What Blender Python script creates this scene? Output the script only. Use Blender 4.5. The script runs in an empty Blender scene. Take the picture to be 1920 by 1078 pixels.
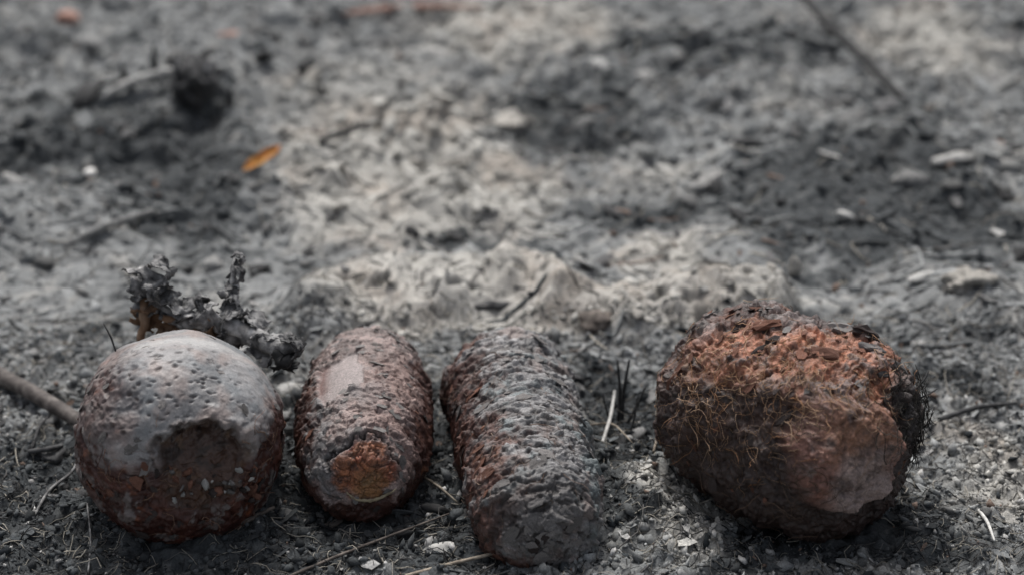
import bpy, math
import numpy as np
from mathutils import Vector

rng = np.random.default_rng(11)
scene = bpy.context.scene
COL = scene.collection
R = math.radians

# ------------------------------------------------------------------ camera
FOC, SENS, W, H = 70.0, 36.0, 1920.0, 1078.0
PITCH = R(25.0)
CAM = np.array([0.0, -0.738, 0.397])
FWD = np.array([0.0, math.cos(PITCH), -math.sin(PITCH)])
RGT = np.array([1.0, 0.0, 0.0])
UPV = np.array([0.0, math.sin(PITCH), math.cos(PITCH)])
cam_d = bpy.data.cameras.new('camera')
cam_d.lens = FOC
cam_d.sensor_width = SENS
cam_d.clip_start = 0.02
cam_d.clip_end = 200.0
cam_d.dof.use_dof = True
cam_d.dof.focus_distance = 0.735
cam_d.dof.aperture_fstop = 7.0
cam_o = bpy.data.objects.new('camera', cam_d)
cam_o.location = CAM
cam_o.rotation_euler = (R(90) - PITCH, 0, 0)
COL.objects.link(cam_o)
scene.camera = cam_o

# ------------------------------------------------------------------ light
SUN_EL, SUN_AZ = R(62), R(-12)          # high, from behind the shells, a little to the left
world = bpy.data.worlds.new('World')
scene.world = world
world.use_nodes = True
wn, wl = world.node_tree.nodes, world.node_tree.links
wn.clear()
w_out = wn.new('ShaderNodeOutputWorld')
w_bg = wn.new('ShaderNodeBackground')
w_sky = wn.new('ShaderNodeTexSky')
w_sky.sky_type = 'NISHITA'
w_sky.sun_disc = False
w_sky.sun_elevation = SUN_EL
w_sky.sun_rotation = SUN_AZ
w_sky.dust_density = 6.0
w_hs = wn.new('ShaderNodeHueSaturation')
w_hs.inputs['Saturation'].default_value = 0.42
wl.new(w_sky.outputs[0], w_hs.inputs['Color'])
wl.new(w_hs.outputs[0], w_bg.inputs['Color'])
w_bg.inputs['Strength'].default_value = 0.085
wl.new(w_bg.outputs[0], w_out.inputs['Surface'])
sun_d = bpy.data.lights.new('sun', 'SUN')
sun_d.energy = 1.6
sun_d.angle = R(20)
sun_d.color = (1.0, 0.985, 0.96)
sun_o = bpy.data.objects.new('sun', sun_d)
sdir = Vector((math.sin(SUN_AZ) * math.cos(SUN_EL), math.cos(SUN_AZ) * math.cos(SUN_EL), math.sin(SUN_EL)))
sun_o.rotation_euler = sdir.to_track_quat('Z', 'Y').to_euler()
sun_o.location = (0, 0.5, 2)
COL.objects.link(sun_o)
vs = scene.view_settings
vs.view_transform = 'Standard'
vs.look = 'None'
vs.exposure = 0.85
vs.gamma = 1.0
vs.use_curve_mapping = False

# ------------------------------------------------------------------ helpers: pixels
def ray(px, py):
    k = SENS / FOC / W
    d = FWD + RGT * ((px - W / 2) * k) - UPV * ((py - H / 2) * k)
    return d
def at(px, py, z=0.0):
    d = ray(px, py)
    return CAM + d * ((z - CAM[2]) / d[2])
def pix(P):
    V = P - CAM
    dep = V @ FWD
    k = SENS / FOC / W
    return np.stack([W / 2 + (V @ RGT) / dep / k, H / 2 - (V @ UPV) / dep / k], -1), dep
PXM = SENS / FOC / W            # metres per pixel per metre of distance

# ------------------------------------------------------------------ helpers: noise
def _hash(ix, iy, iz, seed):
    h = (ix.astype(np.uint32) * np.uint32(374761393) ^ iy.astype(np.uint32) * np.uint32(668265263)
         ^ iz.astype(np.uint32) * np.uint32(2246822519) ^ np.uint32((seed * 3266489917 + 97) & 0xffffffff))
    h ^= h >> np.uint32(15); h *= np.uint32(2246822519)
    h ^= h >> np.uint32(13); h *= np.uint32(3266489917)
    h ^= h >> np.uint32(16)
    return h
def _fade(t): return t * t * t * (t * (t * 6 - 15) + 10)
def perlin3(P, seed=0):
    I = np.floor(P).astype(np.int64); F = (P - I).astype(np.float32)
    I = I.astype(np.int32)
    u, v, w = _fade(F[:, 0]), _fade(F[:, 1]), _fade(F[:, 2])
    out = np.zeros(len(P), np.float32)
    for a in (0, 1):
        wa = u if a else 1 - u
        for b in (0, 1):
            wb = v if b else 1 - v
            for c in (0, 1):
                wc = w if c else 1 - w
                h = _hash(I[:, 0] + a, I[:, 1] + b, I[:, 2] + c, seed)
                gx = (h & np.uint32(1023)).astype(np.float32) / 511.5 - 1
                gy = ((h >> np.uint32(10)) & np.uint32(1023)).astype(np.float32) / 511.5 - 1
                gz = ((h >> np.uint32(20)) & np.uint32(1023)).astype(np.float32) / 511.5 - 1
                out += wa * wb * wc * (gx * (F[:, 0] - a) + gy * (F[:, 1] - b) + gz * (F[:, 2] - c))
    return out * 1.5
def perlin2(P, seed=0):
    I = np.floor(P).astype(np.int32); F = (P - I).astype(np.float32)
    u, v = _fade(F[:, 0]), _fade(F[:, 1])
    z = np.zeros(len(P), np.int32)
    out = np.zeros(len(P), np.float32)
    for a in (0, 1):
        wa = u if a else 1 - u
        for b in (0, 1):
            wb = v if b else 1 - v
            h = _hash(I[:, 0] + a, I[:, 1] + b, z, seed)
            an = (h & np.uint32(4095)).astype(np.float32) * (2 * math.pi / 4096)
            out += wa * wb * (np.cos(an) * (F[:, 0] - a) + np.sin(an) * (F[:, 1] - b))
    return out * 1.4
def fbm(P, size, octv=4, seed=0, gain=0.5, lac=2.07):
    f = perlin2 if P.shape[1] == 2 else perlin3
    Q = P / size; a = 1.0; s = 0; n = 0
    for o in range(octv):
        s = s + a * f(Q + 31.7 * o, seed + o * 7); n += a
        a *= gain; Q = Q * lac
    return s / n
def cells2(P, size, seed, rmin=0.25, rmax=0.75):
    """crumbs: domes of random radius, one per cell; returns height 0..1 and a random value"""
    Q = P / size; I = np.floor(Q).astype(np.int32)
    best = np.zeros(len(P), np.float32); val = np.zeros(len(P), np.float32)
    z = np.zeros(len(P), np.int32)
    for a in (-1, 0, 1):
        for b in (-1, 0, 1):
            h = _hash(I[:, 0] + a, I[:, 1] + b, z, seed)
            cx = I[:, 0] + a + (h & np.uint32(255)).astype(np.float32) / 255
            cy = I[:, 1] + b + ((h >> np.uint32(8)) & np.uint32(255)).astype(np.float32) / 255
            r = rmin + (rmax - rmin) * (((h >> np.uint32(16)) & np.uint32(255)).astype(np.float32) / 255) ** 2
            e = ((h >> np.uint32(24)) & np.uint32(255)).astype(np.float32) / 255
            dx, dy = Q[:, 0] - cx, Q[:, 1] - cy
            an = e * 6.28
            ux, uy = dx * np.cos(an) + dy * np.sin(an), -dx * np.sin(an) + dy * np.cos(an)
            d2 = (ux ** 2 + (uy * 1.7) ** 2) / r ** 2
            hh = np.sqrt(np.clip(1 - d2, 0, 1)) * r
            m = hh > best
            best = np.where(m, hh, best); val = np.where(m, e, val)
    return best, val
def cells3(P, size, seed):
    """distance to nearest and second nearest feature point, and a random value"""
    Q = P / size; I = np.floor(Q).astype(np.int32)
    d1 = np.full(len(P), 9., np.float32); d2 = d1.copy(); val = np.zeros(len(P), np.float32)
    for a in (-1, 0, 1):
        for b in (-1, 0, 1):
            for c in (-1, 0, 1):
                h = _hash(I[:, 0] + a, I[:, 1] + b, I[:, 2] + c, seed)
                d = ((Q[:, 0] - I[:, 0] - a - (h & np.uint32(255)).astype(np.float32) / 255) ** 2
                     + (Q[:, 1] - I[:, 1] - b - ((h >> np.uint32(8)) & np.uint32(255)).astype(np.float32) / 255) ** 2
                     + (Q[:, 2] - I[:, 2] - c - ((h >> np.uint32(16)) & np.uint32(255)).astype(np.float32) / 255) ** 2)
                e = ((h >> np.uint32(24)) & np.uint32(255)).astype(np.float32) / 255
                m = d < d1
                d2 = np.where(m, d1, np.minimum(d2, d)); val = np.where(m, e, val); d1 = np.where(m, d, d1)
    return np.sqrt(d1), np.sqrt(d2), val
def ss(a, b, x):
    t = np.clip((x - a) / (b - a), 0, 1)
    return t * t * (3 - 2 * t)
def mixc(c, d, m):
    return c * (1 - m[:, None]) + np.asarray(d, np.float32) * m[:, None]

# ------------------------------------------------------------------ helpers: meshes
def mesh_np(name, V, T, cols=None, smooth=True, quads=False):
    me = bpy.data.meshes.new(name)
    V = np.asarray(V, np.float32); T = np.asarray(T, np.int32)
    k = T.shape[1]
    me.vertices.add(len(V)); me.vertices.foreach_set('co', V.ravel())
    me.loops.add(T.size); me.loops.foreach_set('vertex_index', T.ravel())
    me.polygons.add(len(T))
    me.polygons.foreach_set('loop_start', np.arange(0, T.size, k, dtype=np.int32))
    if cols is not None:
        ca = me.color_attributes.new('Col', 'FLOAT_COLOR', 'POINT')
        c4 = np.ones((len(V), 4), np.float32); c4[:, :3] = cols
        ca.data.foreach_set('color', c4.ravel())
    me.polygons.foreach_set('use_smooth', np.full(len(T), smooth, dtype=bool))
    me.update(calc_edges=True)
    me.validate()
    return me
def obj(name, me, mat=None, parent=None, loc=None):
    o = bpy.data.objects.new(name, me)
    COL.objects.link(o)
    if mat is not None and me is not None and len(me.materials) == 0:
        me.materials.append(mat)
    if parent is not None: o.parent = parent
    if loc is not None: o.location = loc
    return o
def tag(o, label, cat, group=None, kind=None):
    o['label'] = label; o['category'] = cat
    if group: o['group'] = group
    if kind: o['kind'] = kind
    return o
def grid_tris(nu, nv, wrap=False):
    """quads of an nu x nv grid (index = j*nu+i)"""
    i = np.arange(nu if wrap else nu - 1); j = np.arange(nv - 1)
    I, J = np.meshgrid(i, j)
    I, J = I.ravel(), J.ravel(); I2 = (I + 1) % nu
    return np.stack([J * nu + I, J * nu + I2, (J + 1) * nu + I2, (J + 1) * nu + I], -1)
def join(parts):
    Vs, Ts, Cs, n = [], [], [], 0
    for V, T, C in parts:
        Vs.append(V); Ts.append(T + n); Cs.append(C); n += len(V)
    return np.concatenate(Vs), np.concatenate(Ts), np.concatenate(Cs)
def tube(pts, rad, sides=6, squash=1.0):
    """closed tube along pts (n,3) with radii rad (n,)"""
    pts = np.asarray(pts, float); n = len(pts)
    rad = np.broadcast_to(np.asarray(rad, float), (n,))
    t = np.gradient(pts, axis=0); t /= np.linalg.norm(t, axis=1)[:, None] + 1e-12
    ref = np.array([0.13, 0.21, 0.97]) if abs(t[0, 2]) < 0.9 else np.array([0.9, 0.3, 0.1])
    a = np.cross(t, ref); a /= np.linalg.norm(a, axis=1)[:, None]
    b = np.cross(a, t)
    th = np.arange(sides) * 2 * math.pi / sides
    V = (pts[:, None] + rad[:, None, None] * (np.cos(th)[None, :, None] * a[:, None] + squash * np.sin(th)[None, :, None] * b[:, None])).reshape(-1, 3)
    V = np.concatenate([V, pts[:1], pts[-1:]])
    q = grid_tris(sides, n, True)
    T = np.concatenate([q[:, [0, 1, 2]], q[:, [0, 2, 3]]])
    k = np.arange(sides); k2 = (k + 1) % sides
    T = np.concatenate([T, np.stack([k2, k, np.full(sides, n * sides)], -1),
                        np.stack([(n - 1) * sides + k, (n - 1) * sides + k2, np.full(sides, n * sides + 1)], -1)])
    return V, T

# ------------------------------------------------------------------ materials
def mat_vc(name, rough=0.9, spec=0.25, nscale=1500, ncon=0.35, bscale=1800, bdist=0.00035, bstr=0.6, sheen=0):
    """colour from the mesh's own colour layer, broken by fine procedural grain"""
    m = bpy.data.materials.new(name); m.use_nodes = True
    n, l = m.node_tree.nodes, m.node_tree.links
    p = n['Principled BSDF']
    p.inputs['Roughness'].default_value = rough
    p.inputs['Specular IOR Level'].default_value = spec
    ca = n.new('ShaderNodeVertexColor'); ca.layer_name = 'Col'
    tc = n.new('ShaderNodeTexCoord')
    no = n.new('ShaderNodeTexNoise'); no.inputs['Scale'].default_value = nscale; no.inputs['Detail'].default_value = 3
    l.new(tc.outputs['Object'], no.inputs['Vector'])
    mr = n.new('ShaderNodeMapRange')
    mr.inputs['From Min'].default_value = 0.3; mr.inputs['From Max'].default_value = 0.7
    mr.inputs['To Min'].default_value = 1 - ncon; mr.inputs['To Max'].default_value = 1 + ncon
    l.new(no.outputs['Fac'], mr.inputs['Value'])
    mx = n.new('ShaderNodeVectorMath'); mx.operation = 'SCALE'
    l.new(ca.outputs['Color'], mx.inputs[0]); l.new(mr.outputs[0], mx.inputs['Scale'])
    l.new(mx.outputs[0], p.inputs['Base Color'])
    nb = n.new('ShaderNodeTexNoise'); nb.inputs['Scale'].default_value = bscale; nb.inputs['Detail'].default_value = 4
    nb.inputs['Roughness'].default_value = 0.65
    l.new(tc.outputs['Object'], nb.inputs['Vector'])
    bu = n.new('ShaderNodeBump'); bu.inputs['Distance'].default_value = bdist; bu.inputs['Strength'].default_value = bstr
    l.new(nb.outputs['Fac'], bu.inputs['Height']); l.new(bu.outputs[0], p.inputs['Normal'])
    return m
def mat_ramp(name, cols, scale=400, rough=0.9, spec=0.2, vary=0.35, bscale=1500, bdist=0.0003, stretch=(1, 1, 1)):
    """noise-driven colour ramp with a per-object brightness change"""
    m = bpy.data.materials.new(name); m.use_nodes = True
    n, l = m.node_tree.nodes, m.node_tree.links
    p = n['Principled BSDF']
    p.inputs['Roughness'].default_value = rough
    p.inputs['Specular IOR Level'].default_value = spec
    tc = n.new('ShaderNodeTexCoord'); oi = n.new('ShaderNodeObjectInfo')
    mp = n.new('ShaderNodeMapping'); mp.inputs['Scale'].default_value = stretch
    l.new(tc.outputs['Object'], mp.inputs['Vector'])
    no = n.new('ShaderNodeTexNoise'); no.noise_dimensions = '4D'
    no.inputs['Scale'].default_value = scale; no.inputs['Detail'].default_value = 4
    l.new(mp.outputs[0], no.inputs['Vector'])
    wv = n.new('ShaderNodeMath'); wv.operation = 'MULTIPLY'; wv.inputs[1].default_value = 50
    l.new(oi.outputs['Random'], wv.inputs[0]); l.new(wv.outputs[0], no.inputs['W'])
    cr = n.new('ShaderNodeValToRGB')
    el = cr.color_ramp.elements
    pos = np.linspace(0.32, 0.68, len(cols))
    while len(el) < len(cols): el.new(0.5)
    for e, q, c in zip(el, pos, cols): e.position = q; e.color = (*c, 1)
    l.new(no.outputs['Fac'], cr.inputs['Fac'])
    mr = n.new('ShaderNodeMapRange'); mr.inputs['To Min'].default_value = 1 - vary; mr.inputs['To Max'].default_value = 1 + vary
    l.new(oi.outputs['Random'], mr.inputs['Value'])
    mx = n.new('ShaderNodeVectorMath'); mx.operation = 'SCALE'
    l.new(cr.outputs['Color'], mx.inputs[0]); l.new(mr.outputs[0], mx.inputs['Scale'])
    l.new(mx.outputs[0], p.inputs['Base Color'])
    nb = n.new('ShaderNodeTexNoise'); nb.inputs['Scale'].default_value = bscale; nb.inputs['Detail'].default_value = 4
    l.new(mp.outputs[0], nb.inputs['Vector'])
    bu = n.new('ShaderNodeBump'); bu.inputs['Distance'].default_value = bdist; bu.inputs['Strength'].default_value = 0.7
    l.new(nb.outputs['Fac'], bu.inputs['Height']); l.new(bu.outputs[0], p.inputs['Normal'])
    return m

SAND, TAN = (0.36, 0.350, 0.325), (0.35, 0.318, 0.282)
ASH, CHAR = (0.195, 0.201, 0.201), (0.033, 0.037, 0.040)
M_ground = mat_vc('burnt_soil', 0.95, 0.15, 1400, 0.30, 1300, 0.0006, 0.7)
M_crumb = mat_vc('soil_crumbs', 0.95, 0.15, 1200, 0.30, 1500, 0.0003, 0.6)
M_shell = mat_vc('corroded_iron', 0.50, 0.5, 1500, 0.35, 1500, 0.0005, 0.8)
M_dome = mat_vc('ashen_iron', 0.52, 0.45, 1500, 0.16, 1900, 0.00022, 0.6)
M_fgrey = mat_ramp('grey_rust_crust', [(0.06, 0.058, 0.058), (0.15, 0.14, 0.135), (0.24, 0.225, 0.215)], 500, 0.8, 0.3)
M_frust = mat_ramp('brown_rust_crust', [(0.05, 0.02, 0.013), (0.13, 0.06, 0.042), (0.22, 0.12, 0.085)], 500, 0.85, 0.25)
M_fdark = mat_ramp('black_rust_crust', [(0.014, 0.012, 0.012), (0.04, 0.03, 0.028), (0.075, 0.06, 0.055)], 500, 0.8, 0.3)
M_forange = mat_ramp('orange_rust', [(0.12, 0.04, 0.018), (0.25, 0.095, 0.035), (0.34, 0.16, 0.05)], 700, 0.9, 0.2)
M_pale = mat_ramp('pale_ash', [(0.22, 0.22, 0.215), (0.38, 0.375, 0.36), (0.5, 0.49, 0.47)], 300, 0.95, 0.1)
M_sandc = mat_ramp('sandy_soil', [(0.17, 0.163, 0.148), (0.27, 0.257, 0.235), (0.36, 0.34, 0.31)], 350, 0.95, 0.1)
M_greyc = mat_ramp('grey_soil', [(0.08, 0.08, 0.08), (0.16, 0.16, 0.157), (0.26, 0.257, 0.25)], 350, 0.95, 0.1)
M_char = mat_ramp('charcoal', [(0.012, 0.012, 0.013), (0.03, 0.03, 0.031), (0.06, 0.06, 0.06)], 400, 0.75, 0.35)
M_twig = mat_ramp('scorched_bark', [(0.045, 0.038, 0.034), (0.1, 0.085, 0.075), (0.19, 0.165, 0.145)], 260, 0.85, 0.25, 0.15)
M_bark = mat_ramp('dark_bark', [(0.03, 0.025, 0.023), (0.065, 0.055, 0.05), (0.13, 0.115, 0.105)], 260, 0.7, 0.35, 0.1)
M_straw = mat_ramp('dry_straw', [(0.12, 0.1, 0.08), (0.24, 0.205, 0.165), (0.36, 0.32, 0.26)], 300, 0.85, 0.25, 0.2)
M_burnt = mat_ramp('burnt_leaf', [(0.03, 0.03, 0.031), (0.15, 0.148, 0.148), (0.36, 0.355, 0.35)], 260, 0.9, 0.2, 0.2, 900, 0.0008)
M_brownleaf = mat_ramp('scorched_leaf', [(0.07, 0.04, 0.025), (0.15, 0.09, 0.055), (0.24, 0.17, 0.12)], 200, 0.85, 0.25, 0.1)
M_yellow = mat_ramp('yellow_leaf', [(0.34, 0.12, 0.035), (0.42, 0.18, 0.045), (0.46, 0.28, 0.06)], 90, 0.7, 0.3, 0.05)
M_white = mat_ramp('white_pebble', [(0.72, 0.7, 0.66), (0.85, 0.83, 0.79)], 200, 0.6, 0.4, 0.05)
M_pink = mat_ramp('pink_clay', [(0.22, 0.15, 0.125), (0.34, 0.2, 0.16), (0.38, 0.25, 0.21)], 150, 0.9, 0.15, 0.1)
M_root = mat_vc('dry_rootlets', 0.85, 0.2, 1500, 0.25, 1500, 0.0001, 0.3)

# ------------------------------------------------------------------ shell layout (needed by the ground)
# centre pixel, radius, sunk depth, nose direction
SINK = 0.007
def centre(px, py, rad):
    return at(px, py, rad - SINK)
C1 = centre(340, 818, 0.0392)
C2 = centre(686, 795, 0.0265)
C3 = centre(984, 858, 0.0240)
C4 = centre(1522, 808, 0.0425)
def unit(v): v = np.asarray(v, float); return v / np.linalg.norm(v)
A1 = unit([0.10, -1, 0.20])
A2 = unit([0.02, -1, -0.02])
A3 = unit([0.12, -1, -0.02])
A4 = unit([0.74, -0.67, -0.03])
FOOT = [(C1[0], C1[1], 0.036, 0.036, 0), (C2[0], C2[1], 0.024, 0.05, 0), (C3[0] , C3[1], 0.027, 0.065, 0.17), (C4[0] - 0.012, C4[1] + 0.012, 0.05, 0.045, 0)]

# ------------------------------------------------------------------ ground
def axis_coords(lo, hi, step, far):
    a = np.arange(lo, hi + step / 2, step)
    ext, s, x = [], step, hi
    while x < far:
        s *= 1.32; x += s; ext.append(x)
    ext2, s, x = [], step, lo
    while x > -far:
        s *= 1.32; x -= s; ext2.append(x)
    return np.concatenate([ext2[::-1], a, ext]), len(ext2), len(a)
GS = 0.0012
gx, gx0, gnx = axis_coords(-0.40, 0.40, GS, 40)
gy, gy0, gny = axis_coords(-0.17, 0.68, GS, 40)
X, Y = np.meshgrid(gx, gy)
G = np.stack([X.ravel(), Y.ravel()], -1)
far = ss(0.5, 3.0, np.maximum(np.abs(G[:, 0]), np.abs(G[:, 1] - 0.2)))
warp = np.stack([fbm(G, 0.05, 2, 3), fbm(G, 0.05, 2, 5)], -1) * 0.014
Gw = G + warp
back = ss(0.07, 0.28, G[:, 1])
near = np.zeros(len(G))
for (fx, fy, rx, ry, yaw) in FOOT:
    dx, dy = G[:, 0] - fx, G[:, 1] - fy
    dx = dx + dy * yaw
    near = np.maximum(near, np.exp(-np.clip((dx / (rx * 1.3)) ** 2 + (dy / (ry * 1.3)) ** 2, 0, 30) ** 1.5))
def seg_dist(P, pts):
    d = np.full(len(P), 9.0)
    for a, b in zip(pts[:-1], pts[1:]):
        ab = b - a; t = np.clip(((P - a) @ ab) / (ab @ ab), 0, 1)
        d = np.minimum(d, np.linalg.norm(P - a - t[:, None] * ab, axis=1))
    return d
bank = np.array([at(x, y)[:2] for x, y in ((585, 640), (660, 585), (780, 552), (930, 545), (1060, 580), (1200, 605), (1420, 600))])
def seg_dist_early(P): return seg_dist(P, bank)
big = fbm(Gw, 0.10, 3, 21)
mid = fbm(Gw, 0.032, 4, 33)
rid = 1 - np.abs(fbm(Gw, 0.028, 3, 45)) * 2.6
fine = fbm(G, 0.007, 3, 51)
amp = (1 - 0.75 * near)
Z = (0.010 * (0.35 + back) * big + 0.0052 * (0.6 + 0.9 * back) * mid + 0.0022 * (0.5 + back) * rid) * amp + 0.0012 * fine
c1, v1 = cells2(G + fbm(G, 0.01, 2, 61)[:, None] * 0.003, 0.011, 71)
c2, v2 = cells2(G + fbm(G, 0.005, 2, 63)[:, None] * 0.0015, 0.0052, 73)
c3, v3 = cells2(Gw, 0.024, 75)
frontm = 1 - ss(0.02, 0.10, G[:, 1])
sm = 1 - 0.55 * np.exp(-(seg_dist_early(Gw) / 0.03) ** 2)
Z += (c1 * 0.0048 * (0.4 + 0.6 * frontm) + c2 * 0.0028 * (0.5 + 0.7 * frontm) + c3 * 0.011 * back) * sm + 0.0009 * frontm * fbm(G, 0.0035, 3, 57, 0.6)
dbank = seg_dist(Gw, bank)
bk = np.exp(-(dbank / 0.022) ** 2)
Z += 0.017 * bk * (1 + 0.8 * mid)
holes = ss(0.16, 0.40, fbm(G * np.array([0.8, 1.0]), 0.016, 3, 59)) * np.exp(-(dbank / 0.035) ** 2)
Z -= 0.006 * holes
ring = np.zeros(len(G))
for (fx, fy, rx, ry, yaw) in (FOOT[0], FOOT[2]):
    dx, dy = G[:, 0] - fx, G[:, 1] - fy; dx = dx + dy * yaw
    e = np.sqrt((dx / rx) ** 2 + (dy / ry) ** 2)
    ring = np.maximum(ring, np.exp(-((e - 0.85) / 0.28) ** 2))
Z += ring * 0.0035 * (1 + 1.2 * fbm(G, 0.02, 3, 58))
und = at(1460, 1000)[:2]
Z -= 0.007 * np.exp(-np.clip(((Gw[:, 0] - und[0]) / 0.024) ** 2 + ((Gw[:, 1] - und[1] - 0.012) / 0.016) ** 2, 0, 30))
heap = np.array([at(x, y)[:2] for x, y in ((1150, 880), (1215, 900), (1230, 990))])
Z += 0.010 * np.exp(-(seg_dist(Gw, heap) / 0.020) ** 2) * (1 + 0.5 * mid)
hollow = np.array([at(x, y)[:2] for x, y in ((1130, 735), (1230, 740))])
Z -= 0.006 * np.exp(-(seg_dist(Gw, hollow) / 0.018) ** 2)
# gentle rise behind, lumps and dips that the photograph shows
for (px, py, rx, ry, hgt) in ((370, 190, 90, 60, 0.012), (1560, 420, 170, 90, 0.016), (1820, 560, 110, 70, 0.014), (1050, 250, 120, 70, -0.012),
                              (1230, 110, 260, 40, 0.012), (880, 455, 110, 30, -0.009), (1350, 480, 110, 60, 0.012), (300, 330, 170, 60, -0.008),
                              (1680, 300, 190, 60, 0.014), (120, 420, 160, 50, 0.01), (560, 380, 120, 60, 0.008)):
    p = at(px, py)[:2]; sc = np.linalg.norm(ray(px, py)) * 0 + np.linalg.norm(np.append(p, 0) - CAM) * PXM
    dx = (Gw[:, 0] - p[0]) / (rx * sc); dy = (Gw[:, 1] - p[1]) / (ry * sc * 2.2)
    Z += hgt * np.exp(-np.clip(dx ** 2 + dy ** 2, 0, 30))
Z *= (1 - far)

# colours of the soil: sand, ash and charred stains, plus shadow gaps by the shells painted dark
def blob(lst, wob=1.0):
    m = np.zeros(len(G))
    for (px, py, rx, ry, wgt) in lst:
        p = at(px, py)[:2]; sc = np.linalg.norm(np.append(p, 0) - CAM) * PXM
        dip = 1 / (CAM[2] / np.linalg.norm(np.append(p, 0) - CAM))
        dx = (G[:, 0] + warp[:, 0] * 2 * wob - p[0]) / (rx * sc); dy = (G[:, 1] + warp[:, 1] * 2 * wob - p[1]) / (ry * sc * dip)
        m += wgt * np.exp(-np.clip(dx ** 2 + dy ** 2, 0, 30) ** 1.3)
    return m
dark = blob([(270, 300, 260, 95, 0.75), (380, 205, 70, 30, 0.5), (60, 260, 160, 90, 0.45), (1060, 250, 130, 80, 1.4), (1330, 105, 230, 32, 1.0), (1200, 190, 170, 70, 0.35), (1560, 400, 230, 100, 1.6), (1600, 430, 100, 55, 0.9), (1400, 400, 120, 50, 0.5), (1780, 640, 160, 40, 0.35), (1760, 1000, 120, 60, 0.5), (1330, 880, 70, 60, 0.6), (1180, 960, 50, 90, 0.4), (1880, 1050, 120, 40, 0.4),
             (1700, 240, 170, 60, 0.6), (1840, 450, 120, 130, 0.55), (880, 455, 120, 30, 1.3), (1170, 430, 110, 35, 1.2), (380, 430, 200, 110, 0.55), (150, 640, 220, 110, 0.3),
             (480, 330, 150, 40, 0.3), (700, 490, 70, 40, 0.3), (560, 560, 90, 90, 0.45), (1150, 720, 90, 50, 0.75), (200, 1010, 350, 130, 0.85), (60, 880, 160, 130, 0.6),
             (640, 1000, 260, 100, 1.1), (340, 1010, 330, 80, 0.8), (1480, 1000, 250, 70, 0.6), (1200, 780, 120, 80, 0.6), (1190, 900, 60, 70, 0.4), (840, 830, 60, 160, 0.8), (545, 850, 60, 160, 0.9), (1200, 800, 110, 70, 0.4), (1480, 1010, 230, 60, 0.55), (1830, 730, 130, 40, 0.5), (30, 90, 160, 70, 0.35),
             (640, 1060, 500, 60, 0.5), (1160, 880, 60, 100, 0.35)])
pale = blob([(820, 570, 260, 60, 1.7), (1230, 598, 260, 36, 1.7), (1250, 500, 110, 45, 0.75), (830, 330, 270, 130, 0.95), (980, 70, 230, 60, 1.0), (600, 170, 240, 80, 0.45), (650, 330, 170, 110, 0.5), (1000, 200, 130, 50, 0.45),
             (1740, 90, 150, 80, 0.9), (1480, 200, 120, 50, 0.6), (1250, 330, 130, 40, 0.5), (1290, 920, 100, 100, 0.7), (1250, 1010, 130, 70, 0.7), (1850, 900, 140, 90, 0.65), (1600, 1065, 220, 30, 0.45), (1800, 540, 110, 40, 0.35), (650, 420, 160, 80, 0.3),
             (1440, 80, 160, 50, 0.3), (1880, 330, 90, 30, 0.5), (1000, 1020, 120, 60, 0.2)])
n1 = fbm(Gw, 0.045, 4, 81, 0.6); n2 = fbm(G, 0.012, 4, 83, 0.65); n3 = fbm(Gw, 0.02, 3, 85); n5 = fbm(Gw, 0.022, 3, 97)
darkm = ss(0.30, 0.78, dark * 1.1 - pale * 0.5 + 0.85 * n1 + 0.45 * n2 + 0.35 * n5 + 0.02 + 0.25 * far)
palem = ss(0.20, 0.75, pale + 0.5 * n1 * 0.8 + 0.35 * n3 - dark * 0.3)
n4 = fbm(Gw, 0.018, 3, 95, 0.6)
C = np.tile(np.array(ASH, np.float32), (len(G), 1)) * (1 + 0.5 * n2 + 0.35 * n3)[:, None]
C = mixc(C, (0.29, 0.285, 0.27), ss(0.08, 0.4, n4) * 0.8)
sandy = mixc(np.tile(np.array(SAND, np.float32), (len(G), 1)), TAN, ss(-0.2, 0.4, fbm(G, 0.06, 2, 87)))
C = C * (1 - palem[:, None]) + sandy * (1 + 0.25 * n2)[:, None] * palem[:, None]
bright = np.clip(blob([(810, 575, 240, 48, 1.0), (1230, 598, 250, 28, 1.0)]), 0, 1) * ss(-0.35, 0.15, n3 + 0.5 * n2)
C = mixc(C, (0.43, 0.415, 0.385), bright * 0.8)
C = mixc(C, CHAR, darkm * (0.90 - 0.10 * back))
speck = ss(0.16, 0.36, fbm(G, 0.0065, 3, 91, 0.6) + 0.05 * n1) * (0.35 + 0.4 * frontm)
speck = np.maximum(speck, 0.8 * ss(0.2, 0.36, fbm(G, 0.013, 3, 99, 0.6)) * back)
speck = np.maximum(speck, 0.75 * holes)
C = mixc(C, CHAR, speck)
pspk = ss(0.20, 0.42, fbm(G, 0.006, 3, 93, 0.6)) * 0.5
C = mixc(C, (0.34, 0.335, 0.32), pspk * (1 - 0.5 * darkm))
C *= 1 + ((0.72 + 0.56 * v1)[:, None] - 1) * (0.2 + 0.4 * frontm)[:, None]
C = np.clip(C, 0.012, 0.6)
ground_me = mesh_np('ground', np.column_stack([G, Z]), grid_tris(len(gx), len(gy)), C)
ground = obj('ground', ground_me, M_ground)
tag(ground, 'burnt grey soil with sandy patches, ash and charred stains', 'ground', kind='structure')
Zg = Z.reshape(len(gy), len(gx)); Dg = darkm.reshape(Zg.shape); Pg = palem.reshape(Zg.shape); Bg = np.exp(-(dbank / 0.03) ** 2).reshape(Zg.shape)
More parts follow.
